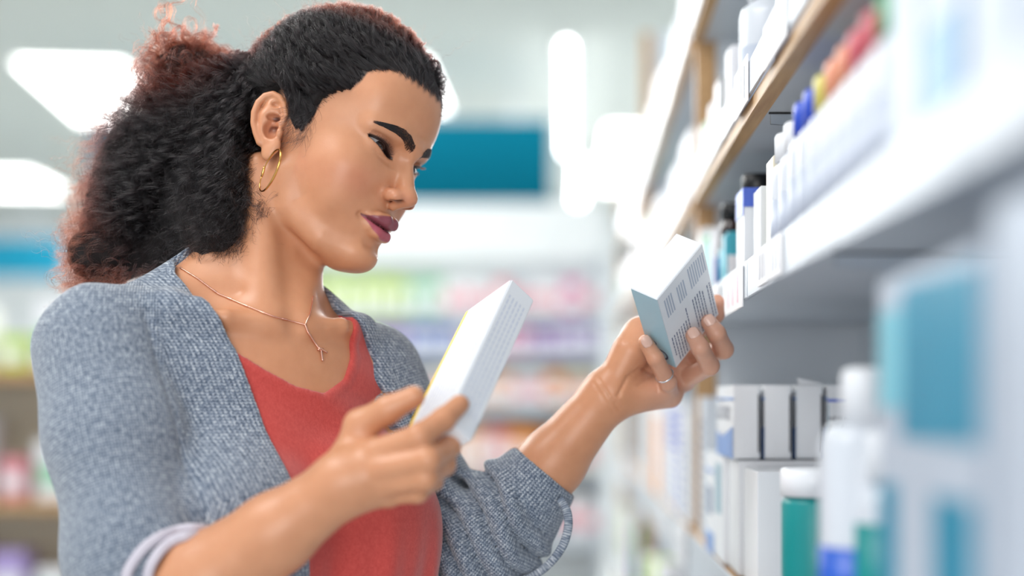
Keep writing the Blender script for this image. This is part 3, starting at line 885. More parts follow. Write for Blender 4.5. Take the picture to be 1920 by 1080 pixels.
# 2. the mass at the back
nb = 1500
wts = np.array([1.5, 1.2, 1.1, .8, .5, .55, .5, .9, .6]); wts /= wts.sum()
for i in range(nb):
    k = rng.choice(len(LOBES), p=wts); c, r = LOBES[k]; r = np.array(r)
    dv = rng.normal(size=3); dv[1] = -abs(dv[1]) * .8 if rng.random() < .62 else dv[1]
    dv /= np.linalg.norm(dv)
    end = c + dv * r * rng.uniform(.80, 1.06)
    if k == 7:
        root = c + rng.normal(size=3) * .014
        path = bez(root, root + rng.normal(size=3) * .03, end + rng.normal(size=3) * .025, end, 44)
        emit(path, rng.uniform(.003, .006), rng.uniform(.018, .03), 9, .0012, .00014, .0012)
        continue
    root = head2world((rng.uniform(-70, -20), rng.uniform(-88, -50), rng.uniform(0, 70)))
    mid = c + (dv * .6 + np.array([0, -.3, .35])) * r
    path = bez(root, root * .5 + mid * .5 + np.array([0, -.01, .02]), mid, end, 54)
    emit(path, rng.uniform(.0028, .0070), rng.uniform(.020, .038), 12, .0012, .00013, .0012)
# 3. loose ends falling out of the outline, lower left, bottom and in front of the neck
for (px, py, Y, qx, qy) in [(210, 470, 1.37, 112, 538), (200, 490, 1.36, 118, 548), (215, 500, 1.36, 150, 552), (190, 460, 1.38, 122, 470), (190, 440, 1.39, 112, 440), (240, 500, 1.35, 190, 545), (205, 480, 1.37, 140, 545), (300, 500, 1.35, 290, 535), (240, 420, 1.42, 120, 540), (230, 440, 1.42, 135, 545), (215, 400, 1.42, 125, 430), (240, 350, 1.42, 135, 370), (260, 300, 1.42, 170, 290), (260, 460, 1.42, 175, 545),
                            (290, 250, 1.42, 215, 215), (250, 470, 1.43, 200, 530), (330, 150, 1.41, 262, 150), (310, 190, 1.42, 235, 205), (230, 470, 1.42, 125, 500), (225, 480, 1.42, 150, 525),
                            (330, 130, 1.41, 268, 190), (400, 140, 1.41, 425, 95), (420, 400, 1.325, 440, 505), (430, 400, 1.325, 455, 490), (400, 430, 1.325, 425, 512), (450, 380, 1.325, 470, 450),
                            (440, 410, 1.325, 400, 500), (380, 440, 1.35, 375, 510), (460, 350, 1.325, 488, 400), (330, 470, 1.39, 330, 515), (280, 480, 1.40, 265, 530)]:
    for j in range(12):
        a = W(px + rng.normal(0, 10), py + rng.normal(0, 10), Y); b = W(qx + rng.normal(0, 9), qy + rng.normal(0, 9), Y - .01)
        mid = (a + b) / 2 + rng.normal(size=3) * .012
        emit(bez(a, mid + rng.normal(size=3) * .006, mid + rng.normal(size=3) * .008, b, 46), rng.uniform(.002, .0055), rng.uniform(.018, .030), 7, .0012, .00012, .0012)
# 4. frizz: single fine hairs standing off the outline
for i in range(1500):
    if rng.random() < .35:
        dv = rng.normal(size=3); dv[2] = abs(dv[2]) * .8 + .2; dv[1] -= .6; dv /= np.linalg.norm(dv)
        hh = cap_surface(dv[None])[0] - dv * 4
        if hh[2] < np.interp(hh[1], HL_Y, HL_Z) + 14: continue
        a = head2world(hh)
        out = (a - head2world(CAPC)); out /= np.linalg.norm(out)
    else:
        k = rng.choice(len(LOBES), p=wts); c, r = LOBES[k]
        dv = rng.normal(size=3); dv[0] -= .6; dv /= np.linalg.norm(dv); a = c + dv * np.array(r) * .95; out = dv
    L = rng.uniform(.010, .034)
    b = a + (out * .5 + rng.normal(size=3) * .6) * L
    S.append(curl(bez(a, a + out * L * .4, b - rng.normal(size=3) * L * .4, b, 18), .0016, .014, rng.uniform(0, 6), rng.normal(size=3))); Rr.append(.00007)
# 5. curls over the forehead's edge, beard-fine hairs at the temple
for (a, b, c, d) in [((795, 110), (830, 120), (835, 180), (812, 215)), ((800, 130), (822, 140), (826, 190), (815, 230)), ((790, 120), (815, 150), (800, 190), (818, 200)), ((805, 140), (828, 170), (805, 175), (815, 150)),
                     ((800, 120), (840, 150), (826, 160), (822, 205)), ((790, 150), (812, 170), (822, 180), (808, 205)), ((785, 100), (812, 110), (822, 130), (826, 170))]:
    Y = 1.372
    for j in range(6):
        jj = rng.normal(0, 6, 8)
        path = bez(W(a[0] + jj[0], a[1] + jj[1], Y), W(b[0] + jj[2], b[1] + jj[3], Y), W(c[0] + jj[4], c[1] + jj[5], Y + .01), W(d[0] + jj[6], d[1] + jj[7], Y + .005), 40)
        emit(path, .0040, .015, 7, .0006, .00015, .0008)
tp = np.stack([rng.uniform(560, 640, 520), rng.uniform(150, 235, 520)], 1)
tp = tp[(tp[:, 1] < 250 - (tp[:, 0] - 540) * .75) & (tp[:, 1] > 150)]
RP = raycast(tp[:, 0], tp[:, 1])
for r0, (px, py) in zip(RP, tp):
    b = W(px - rng.uniform(15, 50), py - rng.uniform(-4, 14), r0[1]); n = 8
    b = r0 + (b - r0) * .8; nn = (r0 - HO); nn /= np.linalg.norm(nn)
    path = bez(r0, r0 + nn * .002 + (b - r0) * .3, b + nn * .004, b + nn * .002, 12)
    S.append(path + np.sin(np.linspace(0, 5, 12) + rng.uniform(0, 6))[:, None] * rng.normal(size=3) * .0009); Rr.append(.00007)
sb = np.stack([rng.uniform(540, 600, 260), rng.uniform(195, 262, 260)], 1)
sb = sb[(sb[:, 0] - 540) * 1.1 + (sb[:, 1] - 190) * .5 < 72]
for r0, (px, py) in zip(raycast(sb[:, 0], sb[:, 1]), sb):
    b = r0 + (W(px + rng.uniform(-26, 12), py + rng.uniform(10, 40), r0[1]) - r0); nn = (r0 - HO); nn /= np.linalg.norm(nn)
    path = bez(r0, r0 + nn * .003 + (b - r0) * .4, b + nn * .004, b + nn * .003 + np.array([-.006, 0, .002]), 14)
    S.append(path); Rr.append(.00007)
EARC, EARR = np.array([80.0, -17, 6]), np.array([24.0, 20, 37])
S2, R2 = [], []
for s_, r_ in zip(S, Rr):
    h = world2head(s_); h[:, 0] = np.abs(h[:, 0])
    bad = (((h - EARC) / EARR) ** 2).sum(1) < 1
    bad |= (((h - [84, 14, -18]) / [30, 22, 26]) ** 2).sum(1) < 1
    k = np.argmax(bad) if bad.any() else len(s_)
    if len(s_) < 15: k = len(s_)
    if k >= 5: S2.append(s_[:k]); R2.append(r_)
S, Rr = S2, R2
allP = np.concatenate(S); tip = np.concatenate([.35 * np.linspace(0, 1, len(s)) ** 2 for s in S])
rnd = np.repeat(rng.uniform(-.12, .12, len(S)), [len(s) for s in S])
au = backlit_auburn_at(allP)
hs = curves_obj('hair_strands', S, Rr, HAIR, woman, dict(backlit_auburn=np.clip(au * (1 + tip) + rnd, 0, 1)))
hs['kind'] = 'stuff'

# ---------------------------------------------------------------- jewellery
GOLD = plain('polished_gold', (226, 170, 96), .16, 1.0, .02)
ROSE = plain('rose_gold', (244, 190, 168), .25, 1.0, .02)
SILV = plain('bright_silver', (225, 225, 228), .15, 1.0, .02)
def ring_mesh(name, c, e1, e2, r, rad, mat, m=10, n=72, vary=0.0):
    e3 = np.cross(e1, e2); e3 /= np.linalg.norm(e3); V = []
    for i in range(n):
        t = 2 * math.pi * i / n; o = e1 * math.cos(t) + e2 * math.sin(t); rr = rad * (1 + vary * math.sin(t))
        for j in range(m):
            a = 2 * math.pi * j / m; u = o / np.linalg.norm(o)
            V.append(c + o + (u * math.cos(a) + e3 * math.sin(a)) * rr)
    F = [(i * m + j, ((i + 1) % n) * m + j, ((i + 1) % n) * m + (j + 1) % m, i * m + (j + 1) % m) for i in range(n) for j in range(m)]
    return mesh_obj(name, V, F, mat, None, True)
def tube(name, P, rad, mat, m=8, smooth=True):
    """rad: radius or list of radii along the path"""
    P = np.asarray(P, float); n = len(P); rad = np.broadcast_to(np.asarray(rad, float), (n,))
    t = np.gradient(P, axis=0); t /= np.linalg.norm(t, axis=1)[:, None]
    up = np.array([.123, .9, .34]); V = []
    for i in range(n):
        a = np.cross(t[i], up); a /= np.linalg.norm(a); b = np.cross(t[i], a)
        V += [P[i] + (a * math.cos(2 * math.pi * j / m) + b * math.sin(2 * math.pi * j / m)) * rad[i] for j in range(m)]
    F = [(i * m + j, i * m + (j + 1) % m, (i + 1) * m + (j + 1) % m, (i + 1) * m + j) for i in range(n - 1) for j in range(m)]
    F += [tuple(range(m))[::-1], tuple((n - 1) * m + j for j in range(m))]
    return mesh_obj(name, V, F, mat, None, smooth)
c = W(506.5, 319.5, 1.300)
e1 = np.array([-.27, 0, -.96]) * .0188; e2 = np.array([.0112, -.0142, .0040])
hoop = on_woman(tag(ring_mesh('hoop_earring', c, e1, e2, .019, .00085, GOLD, vary=.35), 'thin gold hoop earring in the ear nearest the camera'))
cl = tube('clasp', [c - e2 * .95 + e1 * q for q in (-.55, -.4, -.2, 0)], [.0010, .0013, .0013, .0009], GOLD); cl.parent = hoop
def smooth_path(px, n):
    px = np.array(px, float); s = np.r_[0, np.cumsum(np.linalg.norm(np.diff(px, axis=0), axis=1))]
    u = np.linspace(0, s[-1], n); q = np.stack([np.interp(u, s, px[:, 0]), np.interp(u, s, px[:, 1])], 1)
    for _ in range(12): q[1:-1] = (q[:-2] + 2 * q[1:-1] + q[2:]) / 4
    return q
def on_chest(pts, n, off=.0009):
    q = smooth_path(pts, n); P = raycast(q[:, 0], q[:, 1]); N = normal(body_sdf, P); return P + N * off
neck = empty('necklace', tor(0, 60, 0)); neck.parent = woman; neck.matrix_parent_inverse = WM
tag(neck, 'fine rose gold chain with a small cross-shaped pendant')
NM = Matrix.Translation(-Vector(neck.location)); 
def on_neck(o): o.parent = neck; o.matrix_parent_inverse = NM @ WM.inverted() @ WM; return o
pA = on_chest([(338, 503), (372, 524), (410, 552), (460, 574), (512, 594), (572, 609)], 420)
on_neck(tube('chain', pA, [.00058 + .00022 * abs(math.sin(i * 1.1)) for i in range(420)], ROSE, 6))
pB = on_chest([(572, 609), (580, 590), (584, 570), (586, 556)], 90)
on_neck(tube('chain', pB, [.00052 + .00022 * abs(math.sin(i * 1.1)) for i in range(90)], ROSE, 6))
pC = on_chest([(571, 608), (576, 622), (588, 642), (598, 656)], 110, .0012)
on_neck(tube('chain', pC, [.0008 + .00035 * abs(math.sin(i * .8)) for i in range(110)], ROSE, 7))
for k in (120, 170, 222, 275, 345):
    on_neck(tube('bar_bead', pA[k:k + 16], .00105, ROSE))
for a, b in [((596, 653), (611, 662)), ((600, 657), (603, 678)), ((594, 657), (603, 655))]:
    on_neck(tube('pendant_bar', on_chest([a, b], 8, .0016), .0010, ROSE, 10))
# fingernails of the raised hand
NAILM = plain('fingernail', (224, 182, 164), .22)
for nm in ('pinky', 'ring', 'middle'):
    (x1, y1, Y1, r1), (x2, y2, Y2, r2_) = HAND_L[nm][2], HAND_L[nm][3]
    A, B = W(x1, y1, Y1), W(x2, y2, Y2); ax = (B - A) / np.linalg.norm(B - A); nr = np.array([0, -1.0, .25]); nr -= ax * (nr @ ax); nr /= np.linalg.norm(nr); sd = np.cross(ax, nr)
    V, F = [], []; n, m = 12, 9
    for i in range(n + 1):
        for j in range(m + 1):
            s_, t_n = i / n * 2 - 1, j / m * 2 - 1
            e = (1 - abs(s_) ** 3.2) ** (1 / 3.2); th = t_n * e * .78
            rr = r2_ / 1000 + .0004
            V.append(B + ax * (s_ * .0055 + .0008) + (nr * math.cos(th) + sd * math.sin(th)) * rr * (1.0 - .10 * max(s_, 0) ** 2) + nr * .00015)
    F = [(i * (m + 1) + j, i * (m + 1) + j + 1, (i + 1) * (m + 1) + j + 1, (i + 1) * (m + 1) + j) for i in range(n) for j in range(m)]
    o = on_woman(mesh_obj('fingernail', V, F, NAILM, None, True)); sm_ = o.modifiers.new('thick', 'SOLIDIFY'); sm_.thickness = .0004; sm_.offset = 0
# ring on the little finger
A, B = W(1252, 716, 1.378), W(1229, 672, 1.356); ax = (B - A) / np.linalg.norm(B - A)
e1 = np.cross(ax, [0, 1, 0]); e1 /= np.linalg.norm(e1); e2 = np.cross(ax, e1)
on_woman(tag(ring_mesh('finger_ring', A * .72 + B * .28, e1 * .0089, e2 * .0089, .009, .0008, SILV), 'thin silver ring on the raised hand'))
# knitted tie hanging from the pushed-up cuff
def strip(name, pts, w, th, mat, n=70):
    pts = np.array(pts); t0 = np.linspace(0, 1, len(pts)); t = np.linspace(0, 1, n)
    P = np.stack([np.interp(t, t0, pts[:, k]) for k in range(3)], 1)
    for _ in range(20): P[1:-1] = (P[:-2] + 2 * P[1:-1] + P[2:]) / 4
    T = np.gradient(P, axis=0); T /= np.linalg.norm(T, axis=1)[:, None]
    V = []; m = 12
    for i in range(n):
        s = np.cross(T[i], [0, 1.0, .15]); s /= np.linalg.norm(s); d = np.cross(T[i], s)
        for j in range(m):
            a = 2 * math.pi * j / m
            V.append(P[i] + s * w * .5 * np.sign(math.cos(a)) * abs(math.cos(a)) ** .6 + d * th * .5 * math.sin(a))
    F = [(i * m + j, i * m + (j + 1) % m, (i + 1) * m + (j + 1) % m, (i + 1) * m + j) for i in range(n - 1) for j in range(m)]
    u = np.tile(np.arange(m) * w * 500 / m, n); v = np.repeat(np.linspace(0, 1, n) * np.linalg.norm(np.diff(P, axis=0), axis=1).sum() * 1000, m)
    return mesh_obj(name, V, F, mat, None, True, dict(u=u, v=v, band=u * 0))
on_woman(tag(strip('sleeve_tie', [W(1050, 935, 1.375), W(1064, 957, 1.37), W(1067, 985, 1.37), W(1059, 1018, 1.37), W(1040, 1048, 1.37), W(1012, 1074, 1.38), W(975, 1092, 1.39), W(940, 1084, 1.40)], .0085, .0035, knit), 'knitted tie hanging from the pushed-up cuff'))
# ---------------------------------------------------------------- cartons
CARD = plain('white_carton_board', (230, 233, 237), .42, 0, .01)
CARD2 = plain('pale_grey_carton_board', (214, 220, 227), .42, 0, .01)
BLUEP = plain('pale_blue_print', (166, 203, 216), .4)
NAVY = plain('navy_ink', (44, 58, 92), .5)
GREYI = plain('grey_ink', (132, 146, 168), .5)
YELL = plain('yellow_print', (240, 200, 20), .45)
def ortho(a, c):
    a = np.array(a, float); c = np.array(c, float); c = c - a * (a @ c) / (a @ a)
    b = np.cross(a, c); return a, b / np.linalg.norm(b), c
class Carton:
    """folded box given by a corner and three edge vectors; prints and flaps are its children"""
    def __init__(self, name, O, a, b, c, mat, bev=.0007):
        self.O, self.e = np.array(O, float), [np.array(v, float) for v in (a, b, c)]
        self.L = [np.linalg.norm(v) for v in self.e]; self.u = [v / l for v, l in zip(self.e, self.L)]
        bm = bmesh.new()
        vs = {}
        for i in (0, 1):
            for j in (0, 1):
                for k in (0, 1):
                    vs[i, j, k] = bm.verts.new(Vector((i * self.L[0], j * self.L[1], k * self.L[2])))
        for f in (((0,0,0),(0,1,0),(1,1,0),(1,0,0)), ((0,0,1),(1,0,1),(1,1,1),(0,1,1)), ((0,0,0),(1,0,0),(1,0,1),(0,0,1)),
                  ((0,1,0),(0,1,1),(1,1,1),(1,1,0)), ((0,0,0),(0,0,1),(0,1,1),(0,1,0)), ((1,0,0),(1,1,0),(1,1,1),(1,0,1))):
            bm.faces.new([vs[q] for q in f])
        bmesh.ops.bevel(bm, geom=bm.edges[:], offset=bev, segments=2, affect='EDGES')
        bmesh.ops.recalc_face_normals(bm, faces=bm.faces)
        me = bpy.data.meshes.new(name); bm.to_mesh(me); bm.free(); me.materials.append(mat)
        self.o = bpy.data.objects.new(name, me); COL.objects.link(self.o)
        M = Matrix.Identity(4)
        for r in range(3):
            for k in range(3): M[r][k] = self.u[k][r]
            M[r][3] = self.O[r]
        if M.to_3x3().determinant() < 0:      # keep the frame right-handed: mirror the first axis inside the mesh
            for v in me.vertices: v.co.x = -v.co.x
            me.flip_normals(); self.sx = -1
            for r in range(3): M[r][0] = -M[r][0]
        else: self.sx = 1
        self.o.matrix_world = M
    def quads(self, name, axis, side, rects, mat, off=.00012, th=.00008):
        """flat print: rects (u0, v0, u1, v1) in metres or 4-point lists on the face across `axis`"""
        i, j = [(1, 2), (0, 2), (0, 1)][axis]; V, F = [], []
        w = (self.L[axis] + off) if side else -off
        for r in rects:
            pts = [(r[0], r[1]), (r[2], r[1]), (r[2], r[3]), (r[0], r[3])] if len(r) == 4 and not hasattr(r[0], '__len__') else r
            n = len(V)
            for (p, q) in pts:
                v = [0, 0, 0]; v[i] = p; v[j] = q; v[axis] = w; v[0] *= self.sx; V.append(v)
            F.append(tuple(range(n, n + len(pts))))
        o = mesh_obj(name, V, F, mat, self.o)
        if len(rects) > 1: o['kind'] = 'stuff'
        return o
    def text(self, s, axis, side, u, v, size, mat, du=(1, 0), name='lettering'):
        """real lettering lying on a face; u, v is its start, du the writing direction in (u, v)"""
        i, j = [(1, 2), (0, 2), (0, 1)][axis]
        o = font_mesh(s, size, mat, self.o)
        X = Vector((0, 0, 0)); X[i] = du[0]; X[j] = du[1]
        N = Vector((0, 0, 0)); N[axis] = 1 if side else -1
        P = Vector((0, 0, 0)); P[i] = u; P[j] = v; P[axis] = (self.L[axis] + .0002) if side else -.0002
        for w in (X, N, P): w.x *= self.sx
        Y = N.cross(X)
        M = Matrix((( X.x, Y.x, N.x, P.x), (X.y, Y.y, N.y, P.y), (X.z, Y.z, N.z, P.z), (0, 0, 0, 1)))
        o.matrix_local = M
        return o
def words(x0, x1, y, h, gap, rg, wmin=.0022, wmax=.007, vertical=False):
    out = []; x = x0
    while x < x1:
        w = min(rg.uniform(wmin, wmax), x1 - x); out.append((x, y, x + w, y + h) if not vertical else (y, x, y + h, x + w)); x += w + gap
    return out
r2 = np.random.default_rng(5)
# the box held up in the far hand
YK = 1.290; K = W(1232, 562, YK); s = YK / FPX
vec = lambda dx, dy, dz: np.array([dx * s, dz * s, -dy * s]) + np.array([(1232 + dx - CX) * dz * s / FPX, 0, (CY - 562 - dy) * dz * s / FPX])
a_, b_, c_ = vec(-49, -25, 28.8), vec(86, -102, 57.8), vec(36, 128, 172)
b_ = b_ - c_ * (b_ @ c_) / (c_ @ c_); a_ = a_ - c_ * (a_ @ c_) / (c_ @ c_) ; a_ = a_ - b_ * (a_ @ b_) / (b_ @ b_)
hb = Carton('medicine_box', K, a_, b_, c_, CARD, .0006)
tag(hb.o, 'white and pale blue medicine box held up in her raised hand', 'box')
bl = hb.quads('printed_panel', 1, False, [(0, .0005, hb.L[0], hb.L[2] - .0005)], BLUEP); bl['label'] = 'pale blue printed side panel'
hb.text('C', 1, False, hb.L[0] * .18, hb.L[2] * .80, .022, NAVY, (1, 0), 'lettering')
hb.text('d', 1, False, hb.L[0] * .55, hb.L[2] * .70, .014, NAVY, (1, 0), 'lettering')
Lb, Lc = hb.L[1], hb.L[2]
rows = []
for q, (u0, u1) in zip((.13, .19, .25), ((.08, .95), (.10, .80), (.12, .5))): pass
for x, y0, y1 in ((.10, .10, .34), (.36, .12, .34), (.62, .07, .34), (.80, .08, .32)):     # heading words, set across the width
    n = 4
    for k in range(n): rows.append((Lb * (x + .045 * k), Lc * y0, Lb * (x + .045 * k + .024), Lc * y1))
hb.quads('printed_heading', 0, False, rows, plain('pale_grey_ink', (176, 186, 202), .5))
rows = []
for k in range(18):
    u = Lb * (.06 + k * .052)
    if k in (8, 9, 15): continue
    y0 = (.46 if k > 6 else .60) if k < 14 else .50
    rows += words(Lc * y0, Lc * (.97 if k % 5 else .86), u, Lb * .018, .0009, r2, .002, .006, True)
hb.quads('printed_text', 0, False, rows, plain('slate_ink', (104, 116, 144), .5))
hb.quads('flap_seam', 2, False, [(hb.L[0] * .04, Lb * .02, hb.L[0] * .055, Lb * .98)], CARD2)
# the flat box in the near hand
YN = 1.27; K = W(960, 522, YN); s = YN / FPX
vec = lambda dx, dy, dz: np.array([dx * s, dz * s, -dy * s]) + np.array([(960 + dx - CX) * dz * s / FPX, 0, (CY - 522 - dy) * dz * s / FPX])
c_ = vec(-124, 262, -300); a_ = vec(-85, 60, 80); b_ = vec(41, 42, 20)
a_ = a_ - c_ * (a_ @ c_) / (c_ @ c_); b_ = b_ - c_ * (b_ @ c_) / (c_ @ c_); b_ = b_ - a_ * (a_ @ b_) / (a_ @ a_)
nbx = Carton('flat_medicine_box', K, a_, b_, c_, CARD, .0012)
tag(nbx.o, 'long white medicine box with a yellow edge tilted in her near hand', 'box')
La, Lb, Lc = nbx.L
nbx.quads('yellow_stripe', 1, False, [(La * .93, Lc * .01, La * .999, Lc * .995)], YELL)['label'] = 'bright yellow edge stripe'
nbx.quads('yellow_side', 0, True, [(Lb * .02, Lc * .01, Lb * .98, Lc * .99)], YELL)
rows = []
for k in range(9): rows += words(Lc * .12, Lc * .86, La * (.10 + k * .085), La * .030, .0014, r2, .003, .009, True)
nbx.quads('printed_text', 1, False, rows, plain('faint_grey_ink', (206, 212, 226), .5))
rows = []
for k in range(5): rows += words(Lc * .10, Lc * .9, Lb * (.16 + k * .15), Lb * .05, .0014, r2, .003, .009, True)
nbx.quads('printed_text', 0, False, rows, bpy.data.materials['faint_grey_ink'])
# handbag hanging in the crook of the near arm
LILAC = plain('lilac_grey_leather', (196, 190, 200), .55)
bagX = ELR + (WRR - ELR) * .10
bag = empty('handbag', (bagX[0] - .03, bagX[1] + .02, CAMH - .62)); tag(bag, 'lilac-grey handbag, its two straps looped over her near forearm', 'handbag')
BM_ = Matrix.Translation(-Vector(bag.location))
def on_bag(o): o.parent = bag; o.matrix_parent_inverse = BM_; return o
def strap(pts, w):
    P = []
    for (x, y) in pts:
        h = raycast([x], [y], lambda p: np.minimum(body_sdf(p), cardigan_sdf(p)) - .004)[0]; P.append(h)
    P = np.array(P); q0, q1 = P[0], P[-1]
    far = [q0 + np.array([.015, .03, -.006]), q0 + np.array([.02, .07, -.05])]
    end = [q1 + np.array([.002, .01, -.06]), np.array([bagX[0] - .03, bagX[1] + .02, CAMH - .42])]
    return strip('strap', far[::-1] + list(P) + end, w, .0055, LILAC, 90)
on_bag(strap([(364, 989), (335, 993), (300, 1004), (268, 1028), (246, 1058), (232, 1085)], .0085))
on_bag(strap([(352, 1003), (325, 1012), (302, 1030), (284, 1056), (274, 1085)], .0085))
bm = bmesh.new(); bmesh.ops.create_cube(bm, size=1)
bmesh.ops.scale(bm, vec=(.26, .10, .20), verts=bm.verts); bmesh.ops.bevel(bm, geom=bm.edges[:], offset=.02, segments=4, affect='EDGES')
me = bpy.data.meshes.new('bag_body'); bm.to_mesh(me); bm.free(); me.materials.append(LILAC)
o = bpy.data.objects.new('bag_body', me); COL.objects.link(o); o.parent = bag; o.location = (0, .03, .10)
o = tube('base_seam', [(-.12, -.05, .02), (.12, -.05, .02)], .003, LILAC); o.parent = bag; o.location = (0, .03, 0)
# ---------------------------------------------------------------- the shop: shell
def box(name, lo, hi, mat, parent=None, bev=0.0, seg=2):
    bm = bmesh.new(); bmesh.ops.create_cube(bm, size=1)
    lo, hi = Vector(lo), Vector(hi); s = hi - lo
    bmesh.ops.scale(bm, vec=s, verts=bm.verts)
    if bev: bmesh.ops.bevel(bm, geom=bm.edges[:], offset=bev, segments=seg, affect='EDGES')
    me = bpy.data.meshes.new(name); bm.to_mesh(me); bm.free(); me.materials.append(mat)
    o = bpy.data.objects.new(name, me); COL.objects.link(o)
    c = (lo + hi) / 2
    if parent:
        o.parent = parent; c = c - parent.location
    o.location = c
    return o
def Z(h): return CAMH + h
def emis(name, c, s):
    t = NT(name); t.set(Emission_Color=(*lin(c), 1), Emission_Strength=s); t.b.inputs['Base Color'].default_value = (*lin(c), 1); return t.m
WALL = plain('white_wall_paint', (236, 240, 242), .8); CEIL = plain('ceiling_paint', (206, 212, 208), .9, 0, .02); FLOOR = plain('pale_vinyl_floor', (198, 200, 200), .35, 0, .05)
STEEL = plain('white_powder_coated_steel', (192, 199, 208), .35, 0, .01); GREYP = plain('grey_back_panel', (214, 220, 226), .55, 0, .02)
WOOD = NT('light_oak')
tc = WOOD.n('ShaderNodeTexCoord'); mp = WOOD.n('ShaderNodeMapping'); mp.inputs['Scale'].default_value = (40, 3, 40); nz = WOOD.n('ShaderNodeTexNoise', Scale=3.0, Detail=6.0)
WOOD.l(tc.outputs['Object'], mp.inputs[0]); WOOD.l(mp.outputs[0], nz.inputs['Vector'])
WOOD.l(WOOD.ramp(nz.outputs[0], [(.3, lin((168, 128, 84))), (.7, lin((204, 164, 116)))]), WOOD.b.inputs['Base Color']); WOOD.set(Roughness=.5); WOOD = WOOD.m
TEAL = plain('teal_sign_board', (0, 72, 90), .9, 0, .02, Specular_IOR_Level=.05); TEAL2 = plain('teal_print', (0, 134, 166), .4); TEALD = plain('green_teal_print', (0, 140, 140), .4)
st = lambda o: tag(o, kind='structure')
st(box('floor', (-6, -3, -.05), (4, 14, 0), FLOOR))
st(box('ceiling', (-6, 1.2, Z(1.75)), (4, 14, Z(1.80)), CEIL))
st(box('wall_back', (-6, 13.4, 0), (4, 13.6, Z(1.78)), WALL))
st(box('wall_left', (-6.1, 1.0, 0), (-6, 13.6, Z(1.78)), WALL))
st(box('wall_right', (1.6, -1.0, 0), (1.7, 13.6, Z(1.78)), WALL))
LAMP = emis('lamp_diffuser', (255, 255, 252), 6.0)
FRAME = plain('lamp_frame', (230, 230, 230), .5)
def ceiling_lamp(x0, x1, y0, y1, rot, label):
    c = Vector(((x0 + x1) / 2, (y0 + y1) / 2, Z(1.75)))
    t = empty('ceiling_light', c, (0, 0, rot)); tag(t, label, 'ceiling light', 'square ceiling lights')
    w, d = (x1 - x0) / 2, (y1 - y0) / 2
    for nm, lo, hi, m in (('diffuser', (-w + .02, -d + .02, -.02), (w - .02, d - .02, -.008), LAMP),):
        o = box(nm, lo, hi, m); o.parent = t
    for lo, hi in (((-w, -d, -.025), (-w + .02, d, 0)), ((w - .02, -d, -.025), (w, d, 0)), ((-w + .02, -d, -.025), (w - .02, -d + .02, 0)), ((-w + .02, d - .02, -.025), (w - .02, d, 0))):
        o = box('frame', lo, hi, FRAME); o.parent = t
    return t
ceiling_lamp(-2.94, -2.36, 7.25, 8.85, .12, 'large square ceiling light nearest the left edge, above the hair')
ceiling_lamp(-4.8, -4.12, 10.8, 11.9, .08, 'small distant ceiling light low at the left edge')
ceiling_lamp(-1.1, -.70, 7.2, 8.5, 0, 'ceiling light just beyond the forehead curls')
ceiling_lamp(.24, .95, 9.0, 11.6, 0, 'wide ceiling light beside the tube lights')
def batten(x, y0, y1, label):
    t = empty('tube_light', (x, (y0 + y1) / 2, Z(1.72))); tag(t, label, 'tube light')
    o = box('housing', (x - .03, y0, Z(1.71)), (x + .03, y1, Z(1.75)), FRAME, t)
    tb = tube('lamp_tube', [(0, y0 - t.location.y + .02, -.025), (0, y1 - t.location.y - .02, -.025)], .014, emis('tube_glow', (255, 255, 255), 14.0), 12); tb.parent = t
batten(-.006, 6.8, 9.7, 'nearer of the two white tube lights over the aisle')
batten(.085, 10.2, 12.6, 'farther white tube light, partly behind the first')
# teal signs
def sign(lo, hi, mat, label):
    t = empty('hanging_sign', ((lo[0] + hi[0]) / 2, lo[1], lo[2])); tag(t, label, 'sign')
    box('sign_board', lo, hi, mat, t, .004)
    for x in (lo[0] + .2, hi[0] - .2): box('hanger_rod', (x - .006, lo[1] + .02, hi[2]), (x + .006, lo[1] + .03, Z(1.75)), STEEL, t)
sign((-2.53, 7.5, Z(1.04)), (-.085, 7.56, Z(1.48)), TEAL, 'wide teal sign board hanging behind the woman\'s head')
sign((-4.2, 9.5, Z(.82)), (-3.38, 9.56, Z(1.08)), TEAL2, 'small teal sign at the left edge of the photo')

# ---------------------------------------------------------------- far gondola with coloured packs
pal = dict(lime=(186, 214, 90), mint=(150, 205, 170), white=(240, 240, 244), pink=(222, 120, 170), purple=(150, 90, 190), blue=(80, 120, 200), lilac=(180, 160, 215), red=(200, 50, 60),
           orange=(238, 150, 60), peach=(240, 190, 160), green=(20, 170, 90), dgreen=(10, 120, 70), yellow=(240, 215, 60), cream=(240, 232, 210), grey=(190, 196, 204), rose=(230, 150, 160), teal=(60, 170, 190),
           dark=(40, 44, 56), brown=(140, 84, 60), black=(16, 18, 22))
PM = {k: plain(k + '_pack_print', v, .45) for k, v in pal.items()}
seen = set()
def uniq(label):
    return label
def pack(name, x0, x1, y0, y1, z0, z1, col, label, group, cat='box', lid=None):
    """a carton seen from the front (faces -y): body, label band"""
    o = box(name, (x0, y0, z0), (x1, y1, z1), PM[col], None, .003)
    tag(o, label, cat, group)
    if lid:
        w, h = (x1 - x0), (z1 - z0)
        q = box('label_band', (x0 + w * .08, y0 - .0012, z0 + h * .25), (x1 - w * .08, y0 - .0002, z0 + h * .62), PM[lid], o)
    return o
